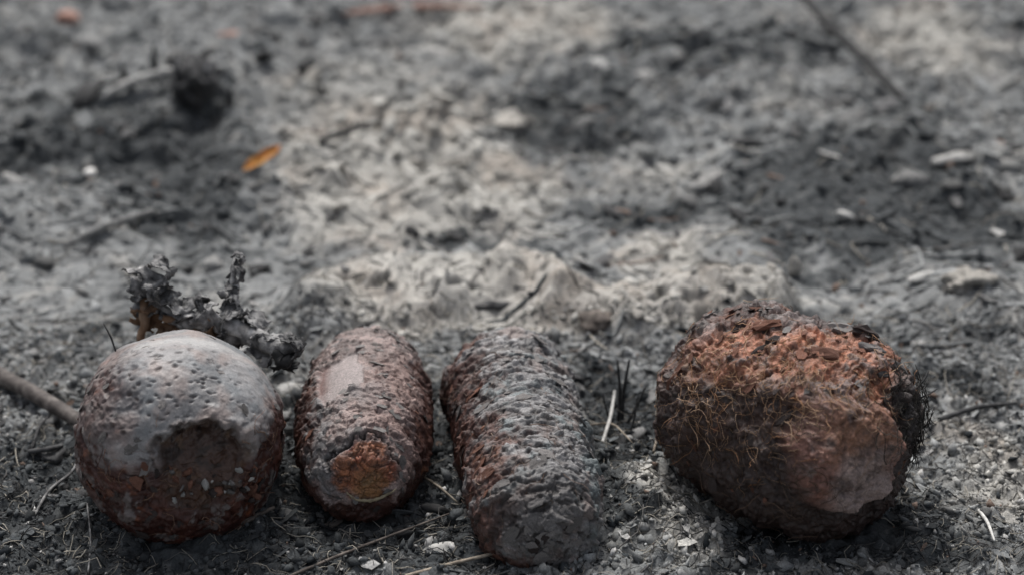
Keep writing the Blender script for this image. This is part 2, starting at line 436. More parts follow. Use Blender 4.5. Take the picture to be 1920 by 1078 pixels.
def samp(A, x, y):
    fx = np.clip((np.asarray(x) - gx[gx0]) / GS, 0, gnx - 2.001); fy = np.clip((np.asarray(y) - gy[gy0]) / GS, 0, gny - 2.001)
    i, j = fx.astype(int), fy.astype(int); u, v = fx - i, fy - j; i = i + gx0; j = j + gy0
    return (A[j, i] * (1 - u) + A[j, i + 1] * u) * (1 - v) + (A[j + 1, i] * (1 - u) + A[j + 1, i + 1] * u) * v
def zg(x, y): return samp(Zg, x, y)
def on_ground(px, py, lift=0.0):
    d = ray(px, py)
    zz = np.linspace(0.06, -0.04, 900)
    Q = CAM + d * ((zz - CAM[2]) / d[2])[:, None]
    hit = np.where(Q[:, 2] <= zg(Q[:, 0], Q[:, 1]))[0]
    p = Q[hit[0]] if len(hit) else at(px, py, 0.0)
    return p + np.array([0, 0, lift]) + (CAM - p) / np.linalg.norm(CAM - p) * 0

# ------------------------------------------------------------------ shells
def profile_pts(prof, n):
    """prof: list of (x, r) control points, closed at both ends (r=0); smoothed by Catmull-Rom, resampled by arc length"""
    P = np.array(prof, float)
    E = np.vstack([2 * P[0] - P[1], P, 2 * P[-1] - P[-2]])
    E[0] = [P[1][0], -P[1][1]]; E[-1] = [P[-2][0], -P[-2][1]]
    out = []
    for k in range(1, len(E) - 2):
        t = np.linspace(0, 1, 40, endpoint=False)[:, None]
        p0, p1, p2, p3 = E[k - 1], E[k], E[k + 1], E[k + 2]
        out.append(0.5 * ((2 * p1) + (-p0 + p2) * t + (2 * p0 - 5 * p1 + 4 * p2 - p3) * t ** 2 + (-p0 + 3 * p1 - 3 * p2 + p3) * t ** 3))
    Q = np.vstack(out + [P[-1:]])
    Q[:, 1] = np.maximum(Q[:, 1], 0)
    s = np.concatenate([[0], np.cumsum(np.linalg.norm(np.diff(Q, axis=0), axis=1))])
    u = np.linspace(0, s[-1], n)
    return np.stack([np.interp(u, s, Q[:, 0]), np.interp(u, s, Q[:, 1])], -1)
class Shell:
    def __init__(self, c, axis, prof, nu, nv, lump=0.0, seed=0, scale=1.0):
        self.c = c; self.a = axis
        side = unit(np.cross([0, 0, 1], axis)); up = np.cross(axis, side)
        pr = profile_pts(prof, nv) * scale; pr[0, 1] = pr[-1, 1] = 2e-5
        th = np.arange(nu) * 2 * math.pi / nu
        x = np.repeat(pr[:, 0], nu); r = np.repeat(pr[:, 1], nu); t = np.tile(th, nv)
        self.L = np.stack([x, r * np.cos(t), r * np.sin(t)], -1)          # along axis, side, up
        tp = np.gradient(pr, axis=0); tp /= np.linalg.norm(tp, axis=1)[:, None] + 1e-12
        nx, nr = np.repeat(-tp[:, 1], nu), np.repeat(tp[:, 0], nu)
        self.N = np.stack([nx, nr * np.cos(t), nr * np.sin(t)], -1)
        if lump:
            self.L = self.L + self.N * (lump * fbm(self.L, 0.03, 2, seed))[:, None]
        self.B = np.stack([axis, side, up])
        self.nu, self.nv = nu, nv
        self.P = self.c + self.L @ self.B; self.NW = self.N @ self.B
        self.px, _ = pix(self.P)
        self.face = ((CAM - self.P) * self.NW).sum(1) > 0
        self.quads = grid_tris(nu, nv, True)
    def pick(self, px, py):
        d = ((self.px - [px, py]) ** 2).sum(1) + np.where(self.face, 0, 1e9)
        return self.L[np.argmin(d)]
    def patch(self, px, py, rx, ry=None, soft=0.35, wob=0.35, size=0.012, seed=5, pw=2.0, raw=False):
        """irregular stain on the surface: pixel of its centre, radii in m across and along the body"""
        ry = ry or rx
        c = self.pick(px, py)
        D = self.L - c
        ax = np.abs(D[:, 0]) / ry; ro = np.linalg.norm(D[:, 1:], axis=1) / rx
        d = (ax ** pw + ro ** pw) ** (1 / pw) + wob * fbm(self.L, size, 3, seed)
        if raw: return d
        return 1 - ss(1 - soft, 1 + soft, d)
def crust(L, size, stretch, seed, steps=3.0):
    """layered, flaking scale: terraces of a noise drawn out round the body"""
    Q = L * np.array([stretch, 1, 1])
    Q = Q + np.stack([fbm(L, 0.009, 2, seed + 1), fbm(L, 0.009, 2, seed + 2), fbm(L, 0.009, 2, seed + 3)], -1) * 0.006
    f = fbm(Q, size, 4, seed, 0.55)
    t = f * steps + 10; k = np.floor(t); fr = t - k
    tone = (np.modf(np.sin(k * 12.9898 + seed) * 43758.5)[0]) % 1.0
    return f, k - 10 + ss(0.0, 0.22, fr), tone
def plates(L, size, stretch, seed, warp=0.5):
    """overlapping scales: each cell has its own height, tone and tilt, outlines torn by noise"""
    W_ = np.stack([fbm(L, size * 0.8, 3, seed + q, 0.6) for q in (1, 2, 3)], -1)
    Q = (L + W_ * size * warp) * np.array([stretch, 1, 1])
    e1, e2, ev = cells3(Q, size, seed)
    ev2 = np.modf(ev * 37.7)[0]
    edge = ss(0.0, 0.12, e2 - e1)
    return ev, ev2, edge, (ev - 0.5) + 0.35 * (0.45 - e1)
def finish(name, S, disp, cols, mat, label, base_z=0.0):
    base = np.array([S.c[0], S.c[1], base_z])
    root = bpy.data.objects.new(name, None); COL.objects.link(root)
    root.empty_display_size = 0.02
    root.location = base
    tag(root, label, 'artillery shell', 'rusted shells laid out in a row')
    S.Pd = S.P + S.NW * disp[:, None] if disp.ndim == 1 else S.P + disp @ S.B
    me = mesh_np('body', S.Pd - base, S.quads, np.clip(cols, 0.006, 0.7))
    o = obj('body', me, mat, root)
    S.root, S.base, S.cols = root, base, cols
    return root
# thin curled scales, shared by all shells
def flake_mesh(name, seed, n=9, thick=0.09, curl=0.5, elong=1.6):
    r = np.random.default_rng(seed)
    th = np.sort(r.random(n) * 0.5 + np.arange(n)) * 2 * math.pi / n
    rad = 0.62 + 0.45 * r.random(n)
    top = np.stack([np.cos(th) * rad * elong * 0.8, np.sin(th) * rad * 0.75, np.zeros(n)], -1)
    inner = top * 0.5 + r.normal(0, 0.03, (n, 3)) * [1, 1, 0]
    def z(p): return curl * (p[:, 0] ** 2 * 0.10 + np.maximum(p[:, 1], 0) ** 2 * 0.5) + r.normal(0, 0.035, len(p))
    top[:, 2] = z(top); inner[:, 2] = z(inner) + 0.05
    bot = top.copy(); bot[:, :2] *= 0.96; bot[:, 2] -= thick * (0.6 + 0.8 * r.random(n))
    V = np.vstack([top, inner, bot, [[0, 0, 0.06]], [[0, 0, -thick]]])
    T = []
    for i in range(n):
        j = (i + 1) % n
        T += [(i, j, n + j), (i, n + j, n + i), (n + i, n + j, 3 * n), (2 * n + j, 2 * n + i, 3 * n + 1), (i, 2 * n + i, 2 * n + j), (i, 2 * n + j, j)]
    return V, np.array(T)
FL = [flake_mesh('scale', 100 + k, 7 + k % 3, 0.10, 0.35 + 0.08 * (k % 4), 1.3 + 0.2 * (k % 4)) for k in range(8)]
FLM = {}
def flake_me(k, mat):
    if (k, mat.name) not in FLM:
        me = mesh_np('rust_scale', *FL[k], smooth=False); me.materials.append(mat); FLM[(k, mat.name)] = me
    return FLM[(k, mat.name)]
from mathutils import Matrix
def frame(x, y, z):
    return np.stack([x, y, z], -1)
def set_mat(o, loc, M3, s):
    m = Matrix.Identity(4)
    for i in range(3):
        for j in range(3): m[i][j] = float(M3[i, j] * (s[j] if hasattr(s, '__len__') else s))
        m[i][3] = float(loc[i])
    o.matrix_basis = m
def add_scales(S, count, smin, smax, mats, weight, seed, name='rust_scale'):
    r = np.random.default_rng(seed)
    Pg = S.Pd.reshape(S.nv, S.nu, 3)
    w = weight * S.face; w = w / w.sum()
    idx = r.choice(len(w), count, replace=False, p=w)
    out = []
    for i in idx:
        nz = unit(S.NW[i] + r.normal(0, 0.10, 3))
        x = unit(np.cross(S.a, nz) + r.normal(0, 0.3, 3)); x = unit(x - nz * (x @ nz)); y = np.cross(nz, x)
        if y @ S.a < 0 and r.random() < 0.8: x, y = -x, -y
        s = smin + (smax - smin) * r.random() ** 1.8
        lum = S.cols[i].mean()
        red = S.cols[i][0] / (S.cols[i].mean() + 1e-6)
        m = mats(lum, red, r)
        o = obj(name, flake_me(int(r.integers(8)), m), None, S.root)
        set_mat(o, S.Pd[i] - S.base + nz * s * 0.06, frame(x, y, nz), (s, s * (0.7 + 0.5 * r.random()), s * 0.9))
        out.append(o)
    return out
def pick_mat(lum, red, r):
    if red > 1.45: return M_frust if lum > 0.035 or r.random() < 0.4 else M_fdark
    return M_fgrey if lum > 0.06 else M_fdark
def clod_template(seed, sub=1, rough=0.3):
    import bmesh
    bm = bmesh.new(); bmesh.ops.create_icosphere(bm, subdivisions=sub, radius=1.0)
    V = np.array([v.co[:] for v in bm.verts]); T = np.array([[v.index for v in f.verts] for f in bm.faces]); bm.free()
    r = np.random.default_rng(seed)
    V = V * (1 + rough * fbm(V + seed * 7.3, 0.9, 2, seed) * 2)[:, None] * (0.75 + 0.5 * r.random(3))
    V[:, 2] *= 0.8
    return V, T
def big_lump(seed):
    V, T = clod_template(900 + seed, 2, 0.6)
    V = V * (1 + 0.5 * fbm(V, 0.5, 3, seed, 0.6))[:, None]
    return V * np.array([1.2, 0.6, 0.55]), T
MAROON, BROWN, ORANGE = np.array([0.040, 0.014, 0.010]), np.array([0.095, 0.042, 0.030]), np.array([0.24, 0.095, 0.040])
def rust_base(L, seed):
    n = len(L)
    c = np.tile(MAROON.astype(np.float32), (n, 1))
    c = mixc(c, BROWN, ss(-0.1, 0.4, fbm(L, 0.012, 4, seed, 0.6)))
    c = mixc(c, ORANGE, ss(0.22, 0.55, fbm(L, 0.008, 4, seed + 11, 0.6)) * 0.7)
    c = mixc(c, (0.022, 0.016, 0.015), ss(0.15, 0.4, fbm(L, 0.007, 4, seed + 23, 0.6)) * 0.8)
    return c

# ---- shell with the ashen dome and the open nose
r1 = 0.0415
S1 = Shell(C1, A1, [(-0.050, 0), (-0.048, 0.012), (-0.038, 0.027), (-0.022, 0.0362), (0.0, 0.0392), (0.018, 0.0375), (0.030, 0.0305), (0.0355, 0.0225), (0.038, 0.0115), (0.0385, 0)], 420, 300, 0.0042, 3, 0.95)
L = S1.L
f, terr, tone = crust(L, 0.013, 1.6, 301)
hgt = S1.P[:, 2] - S1.c[2]
wv = 0.011 * fbm(L, 0.016, 4, 303, 0.6)
dome = np.maximum(ss(-0.002, 0.0065, hgt + wv - 0.007 + 0.004 * fbm(L, 0.004, 3, 304, 0.6)), S1.patch(455, 800, 0.012, 0.016, 0.15, 0.35, 0.010, 9))
dome = np.clip(dome - 0.8 * S1.patch(175, 740, 0.016, 0.03, 0.5, 0.5, 0.008, 11) - 0.9 * S1.patch(528, 790, 0.012, 0.03, 0.4, 0.5, 0.008, 12), 0, 1)
Lw = L + np.stack([fbm(L, 0.004, 2, 305), fbm(L, 0.004, 2, 306), fbm(L, 0.004, 2, 307)], -1) * 0.0016
d1, d2, pv = cells3(Lw * np.array([1.9, 0.9, 1.9]), 0.0050, 311)
pitd = np.clip(S1.patch(270, 720, 0.028, 0.03, 0.5, 0.4, 0.02, 17) + 0.35, 0, 1)
d1b, d2b, pvb = cells3(Lw * np.array([1.9, 0.8, 1.9]), 0.0034, 317)
pits = np.maximum((1 - ss(0.12, 0.42, d1 + 0.12 * pv)) * (pv > 0.3), 0.8 * (1 - ss(0.15, 0.42, d1b)) * (pvb > 0.55)) * pitd
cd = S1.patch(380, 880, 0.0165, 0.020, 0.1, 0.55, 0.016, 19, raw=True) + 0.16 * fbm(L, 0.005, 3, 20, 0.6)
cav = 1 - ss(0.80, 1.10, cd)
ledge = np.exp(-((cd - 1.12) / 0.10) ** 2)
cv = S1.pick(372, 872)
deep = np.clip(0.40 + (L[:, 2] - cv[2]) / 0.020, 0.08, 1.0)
ev, ev2, edge, ph = plates(L, 0.0055, 1.5, 313)
rough = fbm(L, 0.0032, 4, 321, 0.6)
disp = (0.0009 * terr + 0.0009 * ph) * (1 - 0.85 * dome) + (0.0012 - 0.0008 * dome) * rough + dome * 0.0005 - pits * 0.0008 + ledge * deep * 0.0008 * (1 + 0.8 * rough)
D3 = S1.N * disp[:, None]
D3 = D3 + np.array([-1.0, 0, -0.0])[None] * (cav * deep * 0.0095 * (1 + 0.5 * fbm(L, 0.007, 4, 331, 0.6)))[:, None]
col = rust_base(L, 341) * np.array([0.85, 0.66, 0.62])
grey = np.tile(np.array([0.21, 0.205, 0.205], np.float32), (len(L), 1)) * (1 + 0.4 * fbm(L, 0.012, 4, 351) + 0.45 * fbm(L * np.array([1.5, 1, 1]), 0.003, 3, 352, 0.6))[:, None]
grey = mixc(grey, (0.15, 0.165, 0.175), ss(0.0, 0.35, fbm(L, 0.018, 3, 353)) * 0.7)
grey = mixc(grey, (0.25, 0.195, 0.175), ss(-0.05, 0.35, fbm(L, 0.012, 3, 355)) * 0.6)
grey = mixc(grey, (0.11, 0.085, 0.075), ledge * 0.7 * ss(-0.3, 0.2, fbm(L, 0.006, 3, 358)))
grey = mixc(grey, (0.045, 0.033, 0.03), pits * 0.85)
grey = mixc(grey, (0.34, 0.335, 0.33), S1.patch(330, 640, 0.024, 0.007, 0.5, 0.3, 0.012, 21) * 0.75)  # highlight crescent along the dome's top, painted into the grey
col = mixc(col, (0.10, 0.07, 0.062), ss(0.05, 0.3, fbm(L, 0.006, 3, 357)) * S1.patch(170, 740, 0.04, 0.04, 0.4, 0.4) * 0.8)
col = col * (1 - dome[:, None]) + grey * dome[:, None]
col = mixc(col, (0.14, 0.125, 0.12), (1 - dome) * (ev > 0.75) * edge * 0.7)
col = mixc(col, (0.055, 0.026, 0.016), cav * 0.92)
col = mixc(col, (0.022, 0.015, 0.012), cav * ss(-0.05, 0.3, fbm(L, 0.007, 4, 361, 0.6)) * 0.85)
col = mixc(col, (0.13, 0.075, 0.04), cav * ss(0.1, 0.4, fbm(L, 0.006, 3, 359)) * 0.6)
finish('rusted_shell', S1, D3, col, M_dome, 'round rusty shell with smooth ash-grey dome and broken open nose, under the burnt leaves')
add_scales(S1, 90, 0.0012, 0.0032, pick_mat, (1 - dome * 0.9) * (1 - cav), 71)

# ---- small egg-shaped shell with orange nose and a bare patch
S2 = Shell(C2, A2, [(-0.064, 0), (-0.062, 0.009), (-0.050, 0.0180), (-0.028, 0.0245), (0.0, 0.0268), (0.025, 0.0248), (0.040, 0.0200), (0.0485, 0.0145), (0.0505, 0.009), (0.051, 0)], 340, 330, 0.0014, 13, 0.95)
L = S2.L
f, terr, tone = crust(L, 0.010, 1.9, 401, 3.4)
bare = S2.patch(634, 705, 0.0092, 0.0165, 0.04, 0.40, 0.007, 27, 4.0)
nd = S2.patch(684, 886, 0.0112, 0.014, 0.06, 0.5, 0.008, 29, raw=True) + 0.2 * fbm(L, 0.004, 3, 30, 0.6)
nose = 1 - ss(0.82, 1.12, nd)
crack = np.exp(-((nd - 1.12) / 0.055) ** 2) * ss(-0.004, 0.002, L[:, 2] - S2.pick(684, 886)[2])
ev3, ev4, edge, ph = plates(L, 0.0085, 2.1, 405, 0.6)
e1, e2, ev = cells3(L, 0.0058, 411)
side = ss(0.012, 0.024, np.abs(L[:, 1]) ) * 0.6 + ss(0.004, -0.014, L[:, 2])
disp = 0.0007 * terr + 0.0016 * ph + 0.0006 * fbm(L, 0.0028, 4, 421, 0.6)
flat = np.maximum(bare, nose)
_, nt, ne, nph = plates(L, 0.0052, 1.0, 451, 0.6)
disp = disp * (1 - 0.9 * flat) + nose * 0.0008 * ne - bare * 0.0013 - nose * 0.0008 - crack * 0.0018 + 0.0010 * nose * fbm(L, 0.0045, 4, 413, 0.6) + 0.0008
cr = np.tile(np.array([0.195, 0.147, 0.135], np.float32), (len(L), 1)) * (0.55 + 0.9 * ev4)[:, None] * (1 + 0.6 * fbm(L, 0.003, 4, 431, 0.6))[:, None]
cr = mixc(cr, (0.03, 0.022, 0.02), ss(0.15, 0.35, fbm(L * np.array([2.2, 1, 1]), 0.0045, 3, 432)) * 0.85)
cr = mixc(cr, (0.135, 0.135, 0.138), ss(0.0, 0.3, fbm(L, 0.014, 3, 433) + 0.3 * S2.patch(610, 800, 0.02, 0.02, 0.5)) * 0.8)
cr = mixc(cr, (0.20, 0.12, 0.10), S2.patch(760, 760, 0.02, 0.03, 0.5) * 0.55)
rb = rust_base(L, 441)
m = ss(-0.05, 0.25, 0.45 - side + 0.6 * f + 0.3 * fbm(L, 0.006, 3, 443))
col = rb * (1 - m[:, None]) + cr * m[:, None]
bc = np.tile(np.array([0.235, 0.2, 0.193], np.float32), (len(L), 1)) * (1 + 0.35 * fbm(L * np.array([0.6, 1.5, 1.5]), 0.006, 4, 461, 0.6))[:, None]
bc = mixc(bc, (0.12, 0.055, 0.045), S2.patch(592, 720, 0.006, 0.02, 0.5, 0.5, 0.006) * 0.8)
col = col * (1 - 0.95 * bare[:, None]) + bc * 0.95 * bare[:, None]
oc = np.tile(np.array([0.24, 0.088, 0.040], np.float32), (len(L), 1)) * (1 + 0.5 * fbm(L, 0.003, 3, 449))[:, None]
_, nt, ne, _ = plates(L, 0.0052, 1.0, 451, 0.6)
oc = oc * (0.75 + 0.5 * nt)[:, None]
oc = mixc(oc, (0.06, 0.025, 0.016), (1 - ne) * 0.55)
oc = mixc(oc, (0.16, 0.03, 0.018), ss(0.1, 0.35, fbm(L, 0.008, 3, 447)) * 0.6)
oc = mixc(oc, (0.05, 0.02, 0.014), ss(0.05, 0.32, fbm(L, 0.0042, 4, 448, 0.6)) * 0.8)
oc = mixc(oc, (0.26, 0.16, 0.06), S2.patch(692, 920, 0.007, 0.005, 0.5, 0.6, 0.005) * 0.45)
col = col * (1 - nose[:, None]) + oc * nose[:, None]
col = mixc(col, (0.02, 0.013, 0.011), crack * 0.9)
finish('rusted_shell', S2, disp, col, M_shell, 'small egg-shaped rusty shell with orange nose and a bare pinkish patch')
add_scales(S2, 110, 0.0011, 0.0030, pick_mat, (1 - flat) * (0.4 + m), 72)

# ---- long cylindrical shell with flaking bands
S3 = Shell(C3, A3, [(-0.071, 0), (-0.070, 0.015), (-0.066, 0.0222), (-0.056, 0.0256), (-0.02, 0.0256), (0.02, 0.0250), (0.038, 0.0240), (0.050, 0.0208), (0.058, 0.0130), (0.061, 0)], 360, 400, 0.0020, 23, 0.96)
L = S3.L
f, terr, tone = crust(L, 0.017, 1.9, 501, 3.4)
ev3, ev4, edge, ph = plates(L, 0.0125, 2.3, 531, 0.95)
ev5, ev6, edge2, ph2 = plates(L, 0.0033, 1.7, 541, 0.6)
band = np.abs(fbm(L * np.array([1, 0.22, 0.22]), 0.0075, 3, 503))
e1, e2, ev = cells3(L * np.array([2.2, 1, 1]), 0.0065, 505)
hol = (1 - ss(0.2, 0.42, e1)) * (ev > 0.55)
dash = np.maximum(ss(0.12, 0.32, fbm(L * np.array([2.6, 1, 1]), 0.0052, 3, 509)), 0.8 * ss(0.12, 0.3, fbm(L * np.array([3.2, 0.8, 0.8]), 0.0085, 3, 510)))
disp = 0.0012 * terr + 0.0013 * ph * ss(-0.3, 0.3, fbm(L, 0.02, 2, 553)) + 0.0005 * ph2 + 0.0006 * fbm(L * np.array([2.6, 0.8, 0.8]), 0.004, 4, 507, 0.6) - 0.0009 * dash + 0.0004
ring = ss(0.0016, 0.0004, np.abs(L[:, 0] + 0.034 + 0.004 * fbm(L, 0.02, 2, 551)))
disp -= 0.0014 * ring
left = ss(0.004, -0.022, -(L[:, 1])) if False else None
sx = L[:, 1]
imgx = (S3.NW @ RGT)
cr = np.tile(np.array([0.175, 0.170, 0.170], np.float32), (len(L), 1)) * (0.6 + 0.45 * ev4 + 0.4 * ev6)[:, None] * (1 + 0.6 * fbm(L, 0.003, 4, 511, 0.6))[:, None]
cr = mixc(cr, (0.12, 0.145, 0.15), ss(0.0, 0.3, fbm(L, 0.014, 3, 513)) * 0.8)
cr = mixc(cr, (0.19, 0.145, 0.13), ss(0.05, 0.35, fbm(L, 0.010, 3, 515)) * 0.7)
rb = rust_base(L, 521) * 1.05
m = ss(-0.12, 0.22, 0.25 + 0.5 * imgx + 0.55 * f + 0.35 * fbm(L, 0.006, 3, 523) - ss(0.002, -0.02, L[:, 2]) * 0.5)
col = rb * (1 - m[:, None]) + cr * m[:, None]
col = mixc(col, (0.03, 0.022, 0.02), np.maximum(dash * 0.85, ring * 0.7))
col = mixc(col, (0.05, 0.044, 0.042), S3.patch(1010, 960, 0.018, 0.012, 0.5, 0.6, 0.008, 31) * 0.6)
finish('rusted_shell', S3, disp, col, M_shell, 'long cylindrical rusty shell with crosswise flaking grey bands, beside the black stalks')
add_scales(S3, 150, 0.0012, 0.0036, pick_mat, np.ones(len(L)), 73)

# ---- big teardrop shell wrapped in rootlets
S4 = Shell(C4, A4, [(-0.063, 0), (-0.0615, 0.014), (-0.054, 0.0275), (-0.040, 0.0362), (-0.022, 0.0402), (0.000, 0.0412), (0.016, 0.0390), (0.026, 0.0325), (0.0315, 0.0245), (0.0345, 0.012), (0.035, 0)], 460, 360, 0.0034, 43, 0.95)
L = S4.L
f, terr, tone = crust(L, 0.014, 1.3, 601, 3.6)
ev3, ev4, edge, ph = plates(L, 0.0115, 1.5, 631, 0.8)
ev5, ev6, edge2, ph2 = plates(L, 0.0036, 1.3, 641, 0.7)
clump = fbm(L, 0.011, 4, 603, 0.6)
e1, e2, ev = cells3(L * np.array([1, 1.0, 1.0]) + 0.004 * np.stack([clump, -clump, clump], -1), 0.012, 605)
up = L[:, 2] / 0.045
top = ss(0.35, 0.8, up + 0.35 * clump)
nose = S4.patch(1590, 858, 0.0205, 0.024, 0.10, 0.20, 0.012, 29)
bossm = ss(0.0, 0.5, nose)
plate = top * (ev3 > 0.45) * edge * ss(-0.2, 0.2, fbm(L, 0.016, 3, 633) + 0.05)
disp = 0.0009 * terr + 0.0036 * clump + 0.0007 * fbm(L, 0.003, 4, 607, 0.6) + 0.0016 * plate + 0.0022 * ph + 0.0006 * ph2
disp = disp * (1 - 0.25 * nose) + nose * (0.0028 * fbm(L, 0.010, 4, 609, 0.6))
col = rust_base(L, 611)
og = np.tile(np.array([0.31, 0.125, 0.070], np.float32), (len(L), 1)) * (1 + 0.6 * fbm(L, 0.005, 4, 613))[:, None]
og = mixc(og, (0.29, 0.18, 0.10), ss(0.1, 0.4, fbm(L, 0.007, 3, 615)) * 0.6)
om = np.clip(S4.patch(1400, 700, 0.026, 0.022, 0.45, 0.5, 0.012, 33) + S4.patch(1560, 690, 0.026, 0.022, 0.45, 0.5, 0.012, 35) + 0.8 * S4.patch(1300, 740, 0.024, 0.02, 0.45, 0.5, 0.012, 37) + 0.7 * S4.patch(1650, 680, 0.022, 0.02, 0.45, 0.5, 0.012, 38), 0, 1)
om *= ss(-0.35, 0.25, fbm(L, 0.009, 4, 617, 0.6) + 0.1)
col = col * (1 - om[:, None]) + og * om[:, None]
pcol = np.tile(np.array([0.15, 0.13, 0.125], np.float32), (len(L), 1)) * (0.5 + 1.1 * ev4)[:, None]
col = col * (0.6 + 0.5 * ev4 + 0.3 * ev6)[:, None]
col = col * (1 - 0.75 * plate[:, None]) + pcol * 0.75 * plate[:, None]
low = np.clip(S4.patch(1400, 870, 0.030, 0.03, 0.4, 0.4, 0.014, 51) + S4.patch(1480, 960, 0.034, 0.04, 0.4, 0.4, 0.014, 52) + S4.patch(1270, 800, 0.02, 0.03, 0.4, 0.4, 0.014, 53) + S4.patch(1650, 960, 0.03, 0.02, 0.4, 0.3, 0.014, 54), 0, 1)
col = mixc(col, (0.030, 0.018, 0.015), low * 0.92 * (1 - nose))  # shade on the underside and below the nose, put into the colour
nc = np.tile(np.array([0.19, 0.092, 0.070], np.float32), (len(L), 1)) * (1 + 0.4 * fbm(L, 0.006, 3, 619))[:, None]
nc = mixc(nc, (0.23, 0.115, 0.065), S4.patch(1600, 810, 0.014, 0.014, 0.5) * 0.7)
nc = mixc(nc, (0.25, 0.205, 0.19), S4.patch(1585, 918, 0.018, 0.007, 0.4, 0.5, 0.008) * 0.75)
nc = mixc(nc, (0.035, 0.02, 0.018), ss(0.05, 0.35, fbm(L, 0.007, 4, 621, 0.6)) * 0.7)
nc = mixc(nc, (0.21, 0.16, 0.145), ss(0.2, 0.4, fbm(L, 0.005, 4, 622, 0.6)) * 0.7)
col = col * (1 - nose[:, None]) + nc * nose[:, None]
blk = S4.patch(1705, 770, 0.014, 0.018, 0.3, 0.5, 0.008, 41)
col = mixc(col, (0.016, 0.014, 0.014), blk * 0.92)
disp += blk * 0.003 * (0.6 + fbm(L, 0.004, 3, 623))
col = mixc(col, (0.028, 0.02, 0.018), ss(0.16, 0.36, fbm(L * np.array([1.4, 1, 1]), 0.0045, 3, 625)) * 0.8 * (1 - 0.4 * nose))
disp = S4.N * disp[:, None] + np.array([1.0, 0, 0])[None] * (0.0068 * nose)[:, None]
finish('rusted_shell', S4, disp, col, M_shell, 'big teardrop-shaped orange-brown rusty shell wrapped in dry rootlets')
add_scales(S4, 120, 0.0012, 0.0036, pick_mat, (1 - nose) * (0.25 + top), 74)

for k, (px_, py_, s_) in enumerate(((1395, 612, .0050), (1440, 606, .0044), (1370, 640, .0040), (1582, 606, .0056), (1620, 612, .0046), (1540, 660, .0042), (1590, 655, .0050), (1640, 650, .0040), (1450, 640, .0044),
                               (1345, 690, .0036), (1480, 690, .0034), (1660, 700, .0040), (1510, 610, .0045), (1310, 660, .0042), (1270, 700, .0045), (1690, 690, .0036), (1420, 660, .0038), (1560, 625, .0040))):
    i = np.argmin(((pix(S4.Pd)[0] - [px_, py_]) ** 2).sum(1) + np.where(S4.face, 0, 1e9)); nz = S4.NW[i]
    xx = unit(np.array([1, 0.1 * (k % 3), 0.25 * ((k * 7) % 5 - 2)])); xx = unit(xx - nz * (xx @ nz))
    me_ = mesh_np('crust_lump', *big_lump(k), smooth=False)
    o = obj('crust_lump', me_, [M_fdark, M_frust, M_frust, M_fgrey][k % 4], S4.root)
    set_mat(o, S4.Pd[i] - S4.base + nz * s_ * -0.22, frame(xx, np.cross(nz, xx), nz), (s_ * 1.0, s_ * 0.75, s_ * 0.9))
# pale lip rings on the two noses
def lip(S, cpx, rpx, a0, a1, thick, mat, name, off=0.0):
    c = S.pick(*cpx)
    th = np.linspace(a0, a1, 26)
    dist = np.linalg.norm(S.c - CAM)
    pts = []
    for t in th:
        q = (cpx[0] + rpx[0] * math.cos(t), cpx[1] + rpx[1] * math.sin(t))
        d = ((S.px - q) ** 2).sum(1) + np.where(S.face, 0, 1e9); i = np.argmin(d)
        pts.append(S.Pd[i] + S.NW[i] * off - S.base)
    pts = np.array(pts); k = np.ones(5) / 5
    for _ in range(2):
        pts[2:-2] = np.stack([np.convolve(pts[:, a], k, 'valid') for a in range(3)], -1)
    V, T = tube(pts, thick * np.sin(np.linspace(0.15, math.pi - 0.15, 26)) ** 0.6 * (1 + 0.2 * np.sin(np.arange(26) * 2.1)), 7)
    V = V + 0.0004 * np.stack([fbm(V, 0.004, 2, 3), fbm(V, 0.004, 2, 4), fbm(V, 0.004, 2, 5)], -1)
    return obj(name, mesh_np(name, V, T), mat, S.root)
M_lip = mat_ramp('pale_corroded_brass', [(0.13, 0.10, 0.07), (0.24, 0.2, 0.13), (0.33, 0.29, 0.2)], 400, 0.7, 0.4, 0.05)
M_lipg = mat_ramp('pale_corroded_rim', [(0.12, 0.09, 0.08), (0.21, 0.18, 0.165), (0.3, 0.27, 0.25)], 400, 0.8, 0.3, 0.05)
lip(S2, (690, 884), (56, 52), 0.55, math.pi - 0.75, 0.0007, M_lip, 'nose_ring', 0.0002)
#lip(S4, (1592, 848), (100, 88), 0.35, math.pi - 0.55, 0.0019, M_lipg, 'nose_ring', 0.0)

